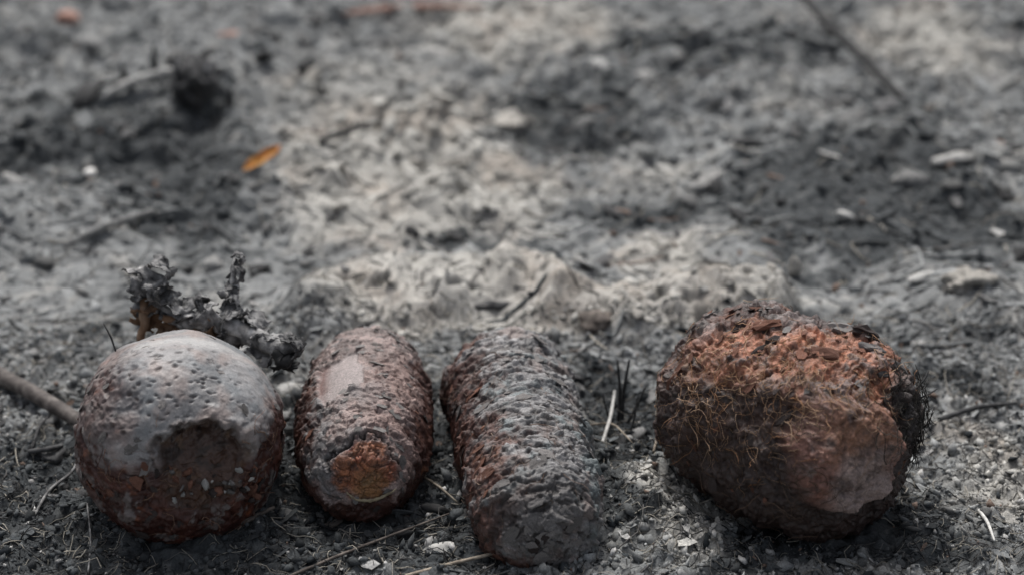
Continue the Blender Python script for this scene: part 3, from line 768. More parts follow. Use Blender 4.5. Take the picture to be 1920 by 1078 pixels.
# rubble inside the broken nose
CT = [clod_template(k, 1, 0.45) for k in range(8)]
CT2 = [clod_template(40 + k, 2, 0.5) for k in range(8)]
def rand_rot(r, n):
    q = r.normal(size=(n, 4)); q /= np.linalg.norm(q, axis=1)[:, None]
    w, x, y, z = q.T
    return np.stack([np.stack([1 - 2 * (y * y + z * z), 2 * (x * y - z * w), 2 * (x * z + y * w)], -1),
                     np.stack([2 * (x * y + z * w), 1 - 2 * (x * x + z * z), 2 * (y * z - x * w)], -1),
                     np.stack([2 * (x * z - y * w), 2 * (y * z + x * w), 1 - 2 * (x * x + y * y)], -1)], 1)
r = np.random.default_rng(5)
CLM = {}
def clod_me(k, mat, name='clod'):
    if (k, mat.name) not in CLM:
        me = mesh_np(name, *CT2[k], smooth=True); me.materials.append(mat); CLM[(k, mat.name)] = me
    return CLM[(k, mat.name)]
for k in range(34):
    q = (390 + r.uniform(-70, 90), 917 + r.uniform(-14, 18) + (0 if k % 3 else -28))
    i = np.argmin(((pix(S1.Pd)[0] - q) ** 2).sum(1) + np.where(S1.face, 0, 1e9))
    o = obj('rubble', clod_me(int(r.integers(8)), [M_fgrey, M_pale, M_fdark, M_frust][k % 4]), None, S1.root)
    s = r.uniform(0.0007, 0.0019)
    set_mat(o, S1.Pd[i] - S1.base + S1.NW[i] * s * 0.3, rand_rot(r, 1)[0], (s * 1.2, s, s * 0.8))

# rootlets: thin fibres creeping over the surface
def rootlets(S, seeds_px, count, length, rad, colA, colB, seed, lift=0.0006, stray=0.25):
    r = np.random.default_rng(seed)
    out = []
    px = pix(S.Pd)[0]
    fi = np.where(S.face)[0]
    for k in range(count):
        cx, cy, sp = seeds_px[int(r.integers(len(seeds_px)))]
        q = np.array([cx, cy]) + r.normal(0, sp, 2)
        i = fi[np.argmin(((px[fi] - q) ** 2).sum(1))]
        p = S.Pd[i].copy(); d = unit(r.normal(size=3)); n = int(r.integers(7, 13)); st = length * r.uniform(0.5, 1.4) / n
        pts = []
        j, ii = divmod(i, S.nu)
        lf = lift * r.uniform(0.2, 1.5); go = r.random() < stray
        for s_ in range(n):
            nb = S.Pd; nrm = S.NW[i]
            d = unit(d + r.normal(0, 0.45, 3)); d = unit(d - nrm * (d @ nrm))
            pts.append(p + nrm * (lf + (0.0005 * s_ * (s_ / n) if go else 0)))
            p = p + d * st
            # nearest vertex in a window
            jj = np.clip(np.arange(j - 9, j + 10), 1, S.nv - 2); kk = (np.arange(ii - 9, ii + 10)) % S.nu
            cand = (jj[:, None] * S.nu + kk[None]).ravel()
            i = cand[np.argmin(((S.Pd[cand] - p) ** 2).sum(1))]; j, ii = divmod(i, S.nu)
            p = S.Pd[i] * 0.7 + p * 0.3
        V, T = tube(np.array(pts), rad * r.uniform(0.6, 1.5) * np.linspace(1, 0.5, n), 3)
        c = np.asarray(colA) * (1 - (t := r.random())) + np.asarray(colB) * t
        out.append((V - S.base, T, np.tile(c * r.uniform(0.6, 1.25), (len(V), 1))))
    V, T, C_ = join(out)
    o = obj('rootlets', mesh_np('rootlets', V, T, C_), M_root, S.root); o['kind'] = 'stuff'
    return o
o = rootlets(S4, [(1330, 700, 50), (1420, 690, 60), (1500, 720, 70), (1560, 760, 60), (1640, 690, 50), (1420, 780, 80), (1300, 760, 45)], 420, 0.013, 0.00014, (0.24, 0.12, 0.06), (0.37, 0.26, 0.18), 81, 0.0004, 0.3)
o['label'] = 'orange and straw-coloured rootlets clinging to the rust'
o = rootlets(S4, [(1705, 770, 26), (1690, 730, 24), (1715, 820, 22)], 150, 0.012, 0.00022, (0.012, 0.011, 0.011), (0.05, 0.045, 0.04), 82, 0.0012, 0.6)
o['label'] = 'black charred rootlets matted beside the nose'
rootlets(S4, [(1400, 880, 70), (1500, 920, 60), (1330, 820, 40)], 130, 0.014, 0.00015, (0.05, 0.035, 0.028), (0.13, 0.085, 0.06), 83, 0.0008, 0.3)
rootlets(S3, [(900, 760, 40), (940, 930, 50), (1050, 850, 60)], 60, 0.010, 0.00013, (0.10, 0.06, 0.045), (0.2, 0.15, 0.12), 84)
rootlets(S1, [(250, 900, 60), (400, 950, 60), (500, 860, 30)], 60, 0.010, 0.00013, (0.10, 0.05, 0.035), (0.2, 0.13, 0.09), 85)

# ------------------------------------------------------------------ loose stuff on the ground
def inside_shell(x, y, grow=0.0):
    m = np.zeros(len(x), bool)
    for (S, rr) in ((S1, .014), (S2, .010), (S3, .011), (S4, .014)):
        l0, l1 = S.L[:, 0].min() + 0.01, S.L[:, 0].max() - 0.01
        a2 = unit(S.a[:2]); t = np.clip((x - S.c[0]) * a2[0] + (y - S.c[1]) * a2[1], l0, l1)
        d = np.hypot(x - S.c[0] - t * a2[0], y - S.c[1] - t * a2[1])
        m |= d < rr + grow
    return m
def scatter(n, r, ylo=-0.15, yhi=0.66, front=0.0):
    """points on the ground in and around the view"""
    y = ylo + (yhi - ylo) * r.random(n * 3) ** (1 + front)
    x = (r.random(n * 3) * 2 - 1) * (0.215 + 0.285 * (y + 0.7) / 1.0 * 0.62 + 0.02)
    k = ~inside_shell(x, y)
    return x[k][:n], y[k][:n]
def soil_tint(x, y, r):
    d = samp(Dg, x, y); p = samp(Pg, x, y); n = len(x)
    c = np.tile(np.array(ASH, np.float32), (n, 1))
    c = mixc(c, SAND, np.clip(p, 0, 1)); c = mixc(c, CHAR, np.clip(d * 0.85, 0, 1))
    fr = 1 - ss(0.03, 0.12, y)
    c *= (1 + (0.95 * r.random(n) - 0.45) * (0.4 + 0.6 * fr))[:, None]
    q = 0.5 + (r.random(n) - 0.5) * (0.80 + 0.2 * fr)
    c = np.where((q < 0.10)[:, None], np.array(CHAR) * (0.6 + r.random(n))[:, None], c)
    c = np.where((q > 0.955)[:, None], np.array([0.34, 0.335, 0.325]) * (0.7 + 0.6 * r.random(n))[:, None], c)
    c = np.where(((q > 0.89) & (q < 0.905))[:, None], np.array([0.15, 0.11, 0.09]) * (0.7 + 0.6 * r.random(n))[:, None], c)
    return c
def inst(templates, x, y, z, rot, scl, colr):
    out = []
    k = np.arange(len(x)) % len(templates)
    for t, (V, T) in enumerate(templates):
        s = np.where(k == t)[0]
        if not len(s): continue
        P = np.einsum('nij,nvj->nvi', rot[s], V[None] * scl[s][:, None, :]) + np.stack([x[s], y[s], z[s]], -1)[:, None]
        TT = T[None] + (np.arange(len(s)) * len(V))[:, None, None]
        out.append((P.reshape(-1, 3), TT.reshape(-1, 3), np.repeat(colr[s], len(V), 0)))
    return join(out)
r = np.random.default_rng(21)
# fine crumbs (20 faces each)
OCT = []
for k in range(8):
    th = np.arange(5) * 2 * math.pi / 5 + r.random() * 2
    rr_ = 0.7 + 0.5 * r.random(5)
    V = np.vstack([np.stack([np.cos(th) * rr_, np.sin(th) * rr_, r.normal(0, .15, 5)], -1), [[r.normal(0, .2), r.normal(0, .2), 0.75]], [[0, 0, -0.7]]])
    T = np.array([(i, (i + 1) % 5, 5) for i in range(5)] + [((i + 1) % 5, i, 6) for i in range(5)])
    OCT.append((V, T))
x, y = scatter(15000, r, front=0.25); x2, y2 = scatter(30000, r, -0.15, 0.07, 0.0); x, y = np.concatenate([x, x2]), np.concatenate([y, y2])
s = np.exp(r.normal(math.log(0.00066), 0.6, len(x))).clip(0.0003, 0.0034) * (1 + 1.0 * ss(0.03, 0.35, y))
scl = np.stack([s * r.uniform(0.8, 1.6, len(x)), s * r.uniform(0.7, 1.2, len(x)), s * r.uniform(0.5, 1.0, len(x))], -1)
V, T, C_ = inst(OCT, x, y, zg(x, y) + s * 0.25, rand_rot(r, len(x)), scl, soil_tint(x, y, r))
o = obj('soil_crumbs', mesh_np('soil_crumbs', V, T, np.clip(C_, 0.01, 0.6), smooth=True), M_crumb)
tag(o, 'fine crumbs of ash, sand and charcoal strewn over the ground', 'soil crumbs', kind='stuff')
# thin flakes of ash and charred leaf
FT = []
for k in range(8):
    V, T = flake_mesh('f', 300 + k, 6, 0.10, 0.5 + 0.3 * r.random(), 1.2 + 0.25 * (k % 5)); FT.append((V, T))
def tilt_rot(r, n, sd):
    nz = np.stack([r.normal(0, sd, n), r.normal(0, sd, n), np.ones(n)], -1); nz /= np.linalg.norm(nz, axis=1)[:, None]
    a = r.random(n) * 6.283
    xx = np.stack([np.cos(a), np.sin(a), np.zeros(n)], -1); xx -= nz * (xx * nz).sum(1)[:, None]; xx /= np.linalg.norm(xx, axis=1)[:, None]
    return np.stack([xx, np.cross(nz, xx), nz], -1)
x, y = scatter(3600, r, front=0.3); x2, y2 = scatter(2600, r, -0.15, 0.07, 0.0); x, y = np.concatenate([x, x2]), np.concatenate([y, y2])
s = np.exp(r.normal(math.log(0.0015), 0.5, len(x))).clip(0.0006, 0.0050) * (1 + 1.2 * ss(0.03, 0.35, y))
scl = np.stack([s, s * r.uniform(0.5, 1.0, len(x)), s * r.uniform(0.6, 1.4, len(x))], -1)
V, T, C_ = inst(FT, x, y, zg(x, y) + s * 0.2, tilt_rot(r, len(x), 0.4), scl, soil_tint(x, y, r))
o = obj('ash_flakes', mesh_np('ash_flakes', V, T, np.clip(C_, 0.01, 0.6), smooth=False), M_crumb)
tag(o, 'thin flakes of ash and charred leaf littering the ground', 'ash flakes', kind='stuff')
# fibres and bits of straw
def fibres(n, ylo, yhi, lmin, lmax, rmin, rmax, r, front=0.4, rise=0.25, xr=None, mat_=False):
    out = []
    x, y = scatter(n, r, ylo, yhi, front)
    if xr is not None:
        k = (x > xr[0]) & (x < xr[1]); x, y = x[k], y[k]
    if mat_:
        k = samp(Bg, x, y) < 0.25; x, y = x[k], y[k]
    dk = samp(Dg, x, y); tint = soil_tint(x, y, r)
    for k in range(len(x)):
        L_ = r.uniform(lmin, lmax); m = 5
        a = r.random() * 6.283 if not mat_ else r.normal(0, 0.5); bend = r.normal(0, 1.6 if not mat_ else 0.7)
        t = np.linspace(0, 1, m)
        an = a + bend * t
        px_ = x[k] + np.cumsum(np.cos(an)) * L_ / m; py_ = y[k] + np.cumsum(np.sin(an)) * L_ / m
        pz = zg(px_, py_) + 0.0004 + abs(r.normal(0, rise)) * L_ * t * (1 - 0.5 * t) * (r.random() < 0.6)
        V, T = tube(np.stack([px_, py_, pz], -1), r.uniform(rmin, rmax) * np.linspace(1, 0.6, m), 3)
        q = r.random()
        c = np.array([0.025, 0.025, 0.026]) if q < 0.25 + 0.35 * dk[k] else (np.array([0.11, 0.105, 0.1]) if q < 0.7 else np.array([0.27, 0.25, 0.215]))
        if mat_: c = tint[k]; V[:, 2] -= 0.0004
        out.append((V, T, np.tile(c * r.uniform(0.6, 1.35), (len(V), 1))))
    return join(out)
V, T, C_ = join([fibres(2600, -0.15, 0.06, 0.008, 0.024, 0.00012, 0.00032, r, 0.0, 0.3), fibres(9500, -0.15, 0.08, 0.003, 0.013, 0.00010, 0.00028, r, 0.1), fibres(1500, 0.05, 0.6, 0.006, 0.03, 0.0002, 0.0006, r, 0.1, 0.1), fibres(2600, 0.03, 0.64, 0.008, 0.045, 0.0005, 0.0016, r, 0.0, 0.02, mat_=True)])
o = obj('dry_fibres', mesh_np('dry_fibres', V, T, C_), M_root)
tag(o, 'fine dry fibres and burnt grass bits scattered on the ground', 'plant fibres', kind='stuff')

# ------------------------------------------------------------------ clods and chips that can be picked apart
LAND = [((340, 900), 'the round ash-domed shell'), ((686, 940), 'the small egg-shaped shell'), ((1000, 1040), 'the long cylindrical shell'), ((1500, 990), 'the big teardrop shell'),
        ((370, 190), 'the charred stump'), ((170, 327), 'the white pebble'), ((490, 310), 'the orange leaf'), ((860, 560), 'the pale sand bank'), ((1280, 590), 'the pale sand bank'),
        ((1720, 200), 'the dark leaning stick'), ((1320, 350), 'the small whitish bone chip'), ((1770, 305), 'the long whitish bone chip'), ((780, 25), 'the pinkish stick'), ((130, 35), 'the pinkish clay lump'),
        ((1150, 720), 'the black stalks'), ((60, 740), 'the thick brown stick')]
LP = np.array([at(*p)[:2] for p, _ in LAND])
def near_what(x, y): return LAND[int(np.argmin(((LP - [x, y]) ** 2).sum(1)))][1]
r = np.random.default_rng(33)
x, y = scatter(270, r, -0.11, 0.50, 0.15)
for k in range(len(x)):
    d, p = float(samp(Dg, x[k], y[k])), float(samp(Pg, x[k], y[k]))
    q = r.random()
    if q < 0.05: mt, cn = M_pale, 'whitish'
    elif d > 0.55 and q < 0.8 or q < 0.22: mt, cn = M_char, 'black'
    elif p > 0.5: mt, cn = M_sandc, 'sandy'
    else: mt, cn = M_greyc, 'grey'
    dist = math.hypot(y[k] + 0.7, 0.47)
    s = r.uniform(0.0016, 0.0034) * (1 + 0.9 * max(0, y[k]) / 0.4)
    o = obj('soil_clod', clod_me(int(r.integers(8)), mt), None)
    fa, fb, fc = r.uniform(1, 1.8), r.uniform(0.8, 1.2), r.uniform(0.6, 1)
    set_mat(o, (x[k], y[k], float(zg(x[k], y[k])) + s * 0.25), tilt_rot(r, 1, 0.25)[0], (s * fa, s * fb, s * fc))
    sz = 'tiny' if s < 0.0024 else ('small' if s < 0.0036 else 'bean-sized')
    sh = 'elongated' if fa / fb > 1.6 else ('flattish' if fc < 0.72 else ('knobbly' if fa / fb > 1.3 else 'rounded'))
    tag(o, f'{sz} {sh} {cn} clod on the burnt ground near {near_what(x[k], y[k])}', 'clod', 'loose clods on the burnt ground')
FLM2 = {}
def leaf_me(k, mat):
    if (k, mat.name) not in FLM2:
        me = mesh_np('ash_chip', *FL[k], smooth=False); me.materials.append(mat); FLM2[(k, mat.name)] = me
    return FLM2[(k, mat.name)]
x, y = scatter(170, r, -0.11, 0.50, 0.2)
for k in range(len(x)):
    q = r.random()
    mt, cn = (M_pale, 'whitish') if q < (0.14 if y[k] > 0.05 else 0.07) else ((M_char, 'black') if q < 0.5 else ((M_burnt, 'grey') if q < 0.93 else (M_twig, 'brown')))
    s = r.uniform(0.0022, 0.0046) * (1 + 0.9 * max(0, y[k]) / 0.4)
    o = obj('ash_chip', leaf_me(int(r.integers(8)), mt), None)
    fb = r.uniform(0.5, 0.9)
    set_mat(o, (x[k], y[k], float(zg(x[k], y[k])) + s * 0.25), tilt_rot(r, 1, 0.35)[0], (s, s * fb, s))
    sz = 'tiny' if s < 0.0032 else ('small' if s < 0.0045 else 'larger')
    sh = 'narrow' if fb < 0.63 else ('broad' if fb > 0.77 else 'curled')
    tag(o, f'{sz} {sh} {cn} flake of burnt leaf near {near_what(x[k], y[k])}', 'burnt flake', 'single flakes of burnt leaf')

# ------------------------------------------------------------------ twigs, sticks, stalks
def stick(name, pts, rads, mat, label, cat, sides=9, knots=0.12, seed=0, group=None, sub=6):
    P = np.array(pts, float); n = len(P)
    t = np.linspace(0, n - 1, (n - 1) * sub + 1)
    Q = np.stack([np.interp(t, np.arange(n), P[:, a]) for a in range(3)], -1)
    k = np.array([0.25, 0.5, 0.25])
    for _ in range(3): Q[1:-1] = Q[:-2] * k[0] + Q[1:-1] * k[1] + Q[2:] * k[2]
    ra = np.interp(t, np.linspace(0, n - 1, len(rads)), rads)
    ra = ra * (1 + knots * fbm(Q + seed, 0.006, 2, seed))
    V, T = tube(Q, ra, sides)
    V = V + (rads[0] * 0.16) * np.stack([fbm(V, rads[0] * 4.2, 2, seed + a) for a in range(3)], -1)
    base = Q[0]
    o = obj(name, mesh_np(name, V - base, T), mat, None, base)
    tag(o, label, cat, group)
    return o
def gp(px, py, lift=0.0): return on_ground(px, py, lift)
stick('thick_stick', [gp(-90, 676, .004), gp(0, 722, .005), gp(75, 762, .005), gp(165, 812, .003)], [.0036, .0036, .0033, .0030], M_bark,
      'thick brown scorched stick running up to the round ash-domed shell', 'stick', 10, 0.1, 3)
P0 = gp(1722, 205, -0.003)
stick('leaning_stick', [P0, P0 + [-0.022, 0.05, 0.014], P0 + [-0.043, 0.100, 0.026], P0 + [-0.065, 0.17, 0.042]], [.0023, .0025, .0026, .0026], M_char,
      'long dark stick leaning out of the ground, top corner', 'stick', 9, 0.1, 5)['label'] = 'long dark charred stick with its foot in the blackened mound'
stick('twig', [gp(540, 1090, .002), gp(640, 1052, .003), gp(740, 1018, .004), gp(842, 988, .006)], [.0006, .0006, .0005, .0003], M_twig,
      'thin brown twig slanting up between the egg-shaped and cylindrical shells', 'twig', 6, 0.2, 7)
stick('twig', [gp(760, 1088, .002), gp(860, 1066, .003), gp(930, 1054, .004), gp(990, 1044, .006)], [.0007, .0007, .0006, .0004], M_straw,
      'pale twig touching the front end of the long cylindrical shell', 'twig', 6, 0.2, 9)
stick('twig', [gp(795, 898, .001), gp(825, 925, .003), gp(858, 950, .002)], [.0005, .0005, .0004], M_straw, 'short thin straw lying against the left side of the cylindrical shell', 'twig', 5, 0.2, 11)['label'] = 'short thin straw lying in the gap between egg-shaped and cylindrical shells'
stick('twig', [gp(420, 1000, .002), gp(470, 985, .003), gp(515, 968, .004)], [.0013, .0012, .0006], M_twig, 'dark broken twig in front of the gap between the two shells nearest the burnt leaves', 'twig', 6, 0.2, 13)['label'] = 'dark broken twig on the ground by the round ash-domed shell'
stick('twig', [gp(62, 975, .001), gp(92, 930, .003), gp(140, 900, .004), gp(152, 862, .004)], [.0006, .0006, .0006, .0004], M_burnt, 'thin grey bent stem beside the round ash-domed shell', 'twig', 6, 0.2, 15)
stick('twig', [gp(165, 1085, .001), gp(172, 1020, .002), gp(165, 960, .004)], [.0004, .0004, .0003], M_burnt, 'straight hair-thin grey stem in front of the round ash-domed shell', 'twig', 5, 0.2, 17)
stick('twig', [gp(640, 38, .004), gp(720, 34, .006), gp(800, 28, .006), gp(905, 26, .004)], [.0012, .0022, .0020, .0008], M_pink, 'pinkish stick lying flat on the pale ground', 'stick', 8, 0.2, 19)
stick('twig', [gp(190, 190, .002), gp(240, 175, .006), gp(300, 163, .008), gp(345, 160, .010)], [.0020, .0024, .0026, .0022], M_pale, 'pale whitish twig propped against the charred stump', 'twig', 7, 0.2, 21)
stick('twig', [gp(120, 470, .002), gp(190, 440, .004), gp(290, 405, .003)], [.0016, .0020, .0012], M_greyc, 'grey ash-coated twig half sunk in the dark soil', 'twig', 7, 0.3, 23)
stick('twig', [gp(600, 275, .003), gp(650, 262, .005), gp(715, 243, .005)], [.0016, .0018, .0010], M_char, 'short black twig beyond the orange leaf', 'twig', 7, 0.2, 25)
for k, (px, py, h, lx, ly) in enumerate(((238, 165, .017, -.002, 0.), (292, 150, .021, -.001, .004), (430, 195, .010, .001, 0))):
    b = gp(px, py, -.001)
    stick('charred_stub', [b, b + [lx * .5, ly * .5, h * .5], b + [lx, ly, h]], [.0026, .0022, .0008], M_char, ['black upright stub at the pale end of the whitish twig', 'tallest black upright stub by the charred stump', 'tiny black stub on the bare side of the charred stump'][k], 'stub', 7, 0.3, 27 + k)
# black stalks beside the cylindrical shell
b0 = gp(1158, 800, -.002)
for k, (tx, ty, bx, by, rd, lb) in enumerate(((1158, 675, 1160, 790, .00075, 'straight upright black stalk of the burnt tuft'), (1180, 674, 1166, 788, .00075, 'black stalk leaning slightly, beside the straight upright one'),
                                      (1210, 725, 1170, 800, .00065, 'bent black stalk of the tuft leaning towards the teardrop shell'), (1130, 735, 1150, 800, .0004, 'low black stalk of the tuft leaning towards the cylindrical shell'),
                                      (1195, 742, 1180, 812, .0004, 'shortest black stalk of the burnt tuft'))):
    b = gp(bx, by, -.001)
    d = ray(tx, ty); tt = (b[1] + 0.004 - CAM[1]) / d[1]; p = CAM + d * tt
    m = (b + p) / 2 + [0.0008 * (-1) ** k, 0, 0.0006]
    stick('burnt_stalk', [b, m, p], [rd * 1.25, rd, rd * .6], M_char, lb, 'stalk', 6, 0.25, 41 + k, 'burnt stalks between the shells')
for k, (pts, rd, mt, lb) in enumerate((
        ([(1128, 838), (1145, 800), (1152, 752)], .0008, M_pale, 'pale straw standing behind the burnt black stalks'),
        ([(1100, 800), (1150, 812), (1185, 850)], .0004, M_straw, 'thin arched straw below the burnt black stalks'),
        ([(1225, 850), (1240, 810), (1243, 775)], .0005, M_straw, 'thin pale straw leaning on the teardrop shell'),
        ([(60, 845), (75, 820), (92, 800)], .0007, M_char, 'black bent twig sticking up beside the thick brown stick'),
        ([(55, 850), (95, 862), (120, 855)], .0011, M_char, 'black lying twig beneath the thick brown stick'),
        ([(120, 905), (150, 890), (160, 850)], .0005, M_burnt, 'grey curved stem touching the round ash-domed shell'),
        ([(1835, 960), (1850, 1000), (1862, 1035)], .0007, M_pale, 'pale straw on the sandy ground beside the teardrop shell'),
        ([(1760, 790), (1830, 782), (1905, 775)], .0011, M_char, 'black twig in the dark furrow beside the teardrop shell'))):
    P = [gp(a, b, .001 + .004 * (i > 0)) for i, (a, b) in enumerate(pts)]
    stick('straw' if mt in (M_pale, M_straw) else 'twig', P, [rd, rd, rd * .6], mt, lb, 'straw' if mt in (M_pale, M_straw) else 'twig', 6, 0.25, 61 + k)
# short stalks standing on shells
def stalk_on(S, q, tip, rd, label, name='burnt_stalk'):
    i = np.argmin(((pix(S.Pd)[0] - q) ** 2).sum(1) + np.where(S.face, 0, 1e9)); b = S.Pd[i]
    d = ray(*tip); tt = ((b - CAM) @ FWD + 0.001) / (d @ FWD); p = CAM + d * tt
    stick(name, [b - S.NW[i] * .0005, (b + p) / 2 + [.0006, 0, .0003], p], [rd, rd * .9, rd * .5], M_char, label, 'stalk', 5, 0.2, 7)
stalk_on(S1, (214, 655), (194, 606), .0004, 'thin black stalk stuck to the shoulder of the round ash-domed shell')
stalk_on(S4, (1722, 728), (1742, 694), .0004, 'thin black stalk poking from the teardrop shell')
stalk_on(S4, (1728, 745), (1758, 728), .00035, 'shorter thin stalk poking from the charred rootlets of the teardrop shell')

# ------------------------------------------------------------------ single small things
def lump(name, px, py, s, mat, label, cat, seed=0, sub=3, rough=0.35, lift=0.3, yaw=0.0, tiltv=0.0):
    V, T = clod_template(seed, sub, rough)
    V = V + 0.06 * np.stack([fbm(V, 0.4, 2, seed + a) for a in range(3)], -1)
    b = gp(px, py); o = obj(name, mesh_np(name, V * np.array(s), T), mat)
    o.location = b + [0, 0, s[2] * lift]; o.rotation_euler = (tiltv, 0, yaw)
    return tag(o, label, cat)
lump('white_pebble', 169, 330, (.0042, .0038, .0036), M_white, 'small round white pebble on the dark soil', 'pebble', 3, 3, 0.1)
lump('clay_lump', 128, 38, (.007, .006, .005), M_pink, 'pinkish clay lump on the grey ground', 'clay lump', 5, 3, 0.3)
lump('clay_lump', 440, 66, (.010, .003, .002), M_pink, 'thin flat pinkish clay sliver', 'clay lump', 6, 3, 0.3)['label'] = 'thin flat pinkish clay sliver between clay lump and pinkish stick'
lump('pebble', 1210, 152, (.0075, .006, .005), M_pale, 'rounded pale grey pebble beside the dark furrow', 'pebble', 7, 3, 0.15)
lump('pebble', 1708, 345, (.009, .007, .006), M_greyc, 'flat bluish grey pebble beside the long whitish bone chip', 'pebble', 9, 3, 0.15)
lump('clod', 1815, 530, (.012, .012, .006), M_sandc, 'large rounded pale clod beyond the teardrop shell', 'clod', 11, 4, 0.6, 0.1)
lump('clod', 955, 225, (.011, .011, .003), M_sandc, 'large angular sandy clod at the edge of the black patch', 'clod', 12, 3, 0.5, 0.0)
lump('clod', 1120, 605, (.0075, .005, .004), M_twig, 'dark brown crumb on the pale sand bank', 'clod', 13, 3, 0.4)
lump('clod', 925, 575, (.007, .003, .0025), M_char, 'flat black charcoal piece on top of the pale sand bank', 'charcoal', 14, 3, 0.4)
lump('pebble', 825, 1035, (.0048, .0036, .003), M_pale, 'whitish angular chip of stone beside the pale twig', 'pebble', 15, 3, 0.3)
lump('clod', 548, 735, (.006, .0055, .0045), M_pale, 'whitish stone wedged behind round and egg-shaped shells', 'pebble', 16, 3, 0.2)
lump('clod', 1490, 515, (.0028, .002, .006), M_sandc, 'upright sandy crumb behind the teardrop shell', 'clod', 17, 3, 0.3, 0.6)
lump('clod', 96, 858, (.0055, .004, .0035), M_char, 'black charcoal lump beneath the thick brown stick', 'charcoal', 18, 3, 0.5)
lump('clod', 600, 48, (.008, .006, .006), M_char, 'black charcoal lump beside the pinkish stick', 'charcoal', 19, 3, 0.5)
lump('clod', 1390, 275, (.012, .005, .005), M_char, 'long black charcoal piece beyond the small bone chip', 'charcoal', 20, 3, 0.5)
for k, (px, py, s, yaw, lb) in enumerate(((1322, 348, (.012, .0032, .003), 0.75, 'small whitish bone chip propped on a black crumb'), (1775, 306, (.012, .0045, .003), -0.15, 'long whitish bone chip on the blackened mound'))):
    V, T = clod_template(50 + k, 3, 0.3)
    V[:, 2] += 0.5 * V[:, 0] ** 2 * 0.6; V[:, 1] += 0.4 * np.sin(V[:, 0] * 3)
    o = obj('bone_chip', mesh_np('bone_chip', V * np.array(s), T), M_pale); o.location = gp(px, py) + [0, 0, s[2] * .7]; o.rotation_euler = (0.2, -0.15, yaw)
    tag(o, lb, 'bone chip')
# orange leaf, curled lengthwise
n, m_ = 17, 7
u = np.linspace(-1, 1, n); v = np.linspace(-1, 1, m_)
U, Vv = np.meshgrid(u, v)
wd = np.clip(1 - np.abs(U) ** 4, 0.12, 1)
LV = np.stack([U * 0.0155, Vv * wd * 0.0030, 0.0026 * Vv ** 2 * wd + 0.0016 * U ** 2 + 0.0004 * np.sin(U * 9)], -1).reshape(-1, 3)
Q = grid_tris(n, m_); LV2 = LV - [0, 0, 0.00035]
rim = np.concatenate([np.arange(n), np.arange(1, m_) * n + n - 1, (m_ - 1) * n + np.arange(n - 2, -1, -1), np.arange(m_ - 2, 0, -1) * n])
rq = np.stack([rim, rim + n * m_, np.roll(rim, -1) + n * m_, np.roll(rim, -1)], -1)
o = obj('orange_leaf', mesh_np('orange_leaf', np.vstack([LV, LV2]), np.vstack([Q, Q[:, ::-1] + n * m_, rq])), M_yellow)
o.location = gp(490, 314) + [0, 0, 0.004]; o.rotation_euler = (0.5, -0.12, R(56))
tag(o, 'narrow curled orange and yellow leaf on grey soil', 'leaf')
# charred stump
root = bpy.data.objects.new('charred_stump', None); COL.objects.link(root); root.location = gp(370, 200) + np.array([0, 0, 0.003])
tag(root, 'squat charred stump with broken top among black stubs', 'stump')
V, T = clod_template(61, 4, 0.4)
V = V * (1 + 0.22 * fbm(V, 0.5, 3, 7) * 2)[:, None]
obj('stump_body', mesh_np('stump_body', V * np.array([.014, .012, .0155]) + [0, 0, .011], T), M_char, root)
for k in range(7):
    a = k * 0.9 + 0.3; rr_ = .009 + .003 * (k % 3)
    V, T = tube([[math.cos(a) * rr_ * .8, math.sin(a) * rr_ * .8, .010], [math.cos(a) * rr_, math.sin(a) * rr_, .020], [math.cos(a) * rr_ * 1.15, math.sin(a) * rr_ * 1.1, .024 + .004 * math.sin(k * 2.3)]], [.0032, .0026, .001], 6)
    V = V + .0012 * np.stack([fbm(V, .005, 2, k + q) for q in range(3)], -1)
    obj('splinter', mesh_np('splinter', V, T), M_char if k % 3 else M_burnt, root)

# ------------------------------------------------------------------ burnt plant behind the round shell
def depth_pt(px, py, dep): d = ray(px, py); return CAM + d * (dep / (d @ FWD))
dep0 = (C1 - CAM) @ FWD + 0.040
base = gp(400, 640); base = np.array([depth_pt(385, 660, dep0)[0], depth_pt(385, 660, dep0)[1], 0.0]); base[2] = float(zg(base[0], base[1]))
plant = bpy.data.objects.new('burnt_plant', None); COL.objects.link(plant); plant.location = base
tag(plant, 'withered grey burnt plant with curled leaves behind the round ash-domed shell', 'burnt plant')
def stem(pts, rads, mat=M_burnt, name='stem', seed=1):
    P = np.array(pts); n = len(P); t = np.linspace(0, n - 1, (n - 1) * 5 + 1)
    Q = np.stack([np.interp(t, np.arange(n), P[:, a]) for a in range(3)], -1)
    for _ in range(3): Q[1:-1] = Q[:-2] * .25 + Q[1:-1] * .5 + Q[2:] * .25
    ra = np.interp(t, np.linspace(0, n - 1, len(rads)), rads) * (1 + .35 * fbm(Q, .004, 2, seed))
    V, T = tube(Q, ra, 8)
    V = V + .0012 * np.stack([fbm(V, .004, 2, seed + a) for a in range(3)], -1)
    return obj(name, mesh_np(name, V - base, T), mat, plant)
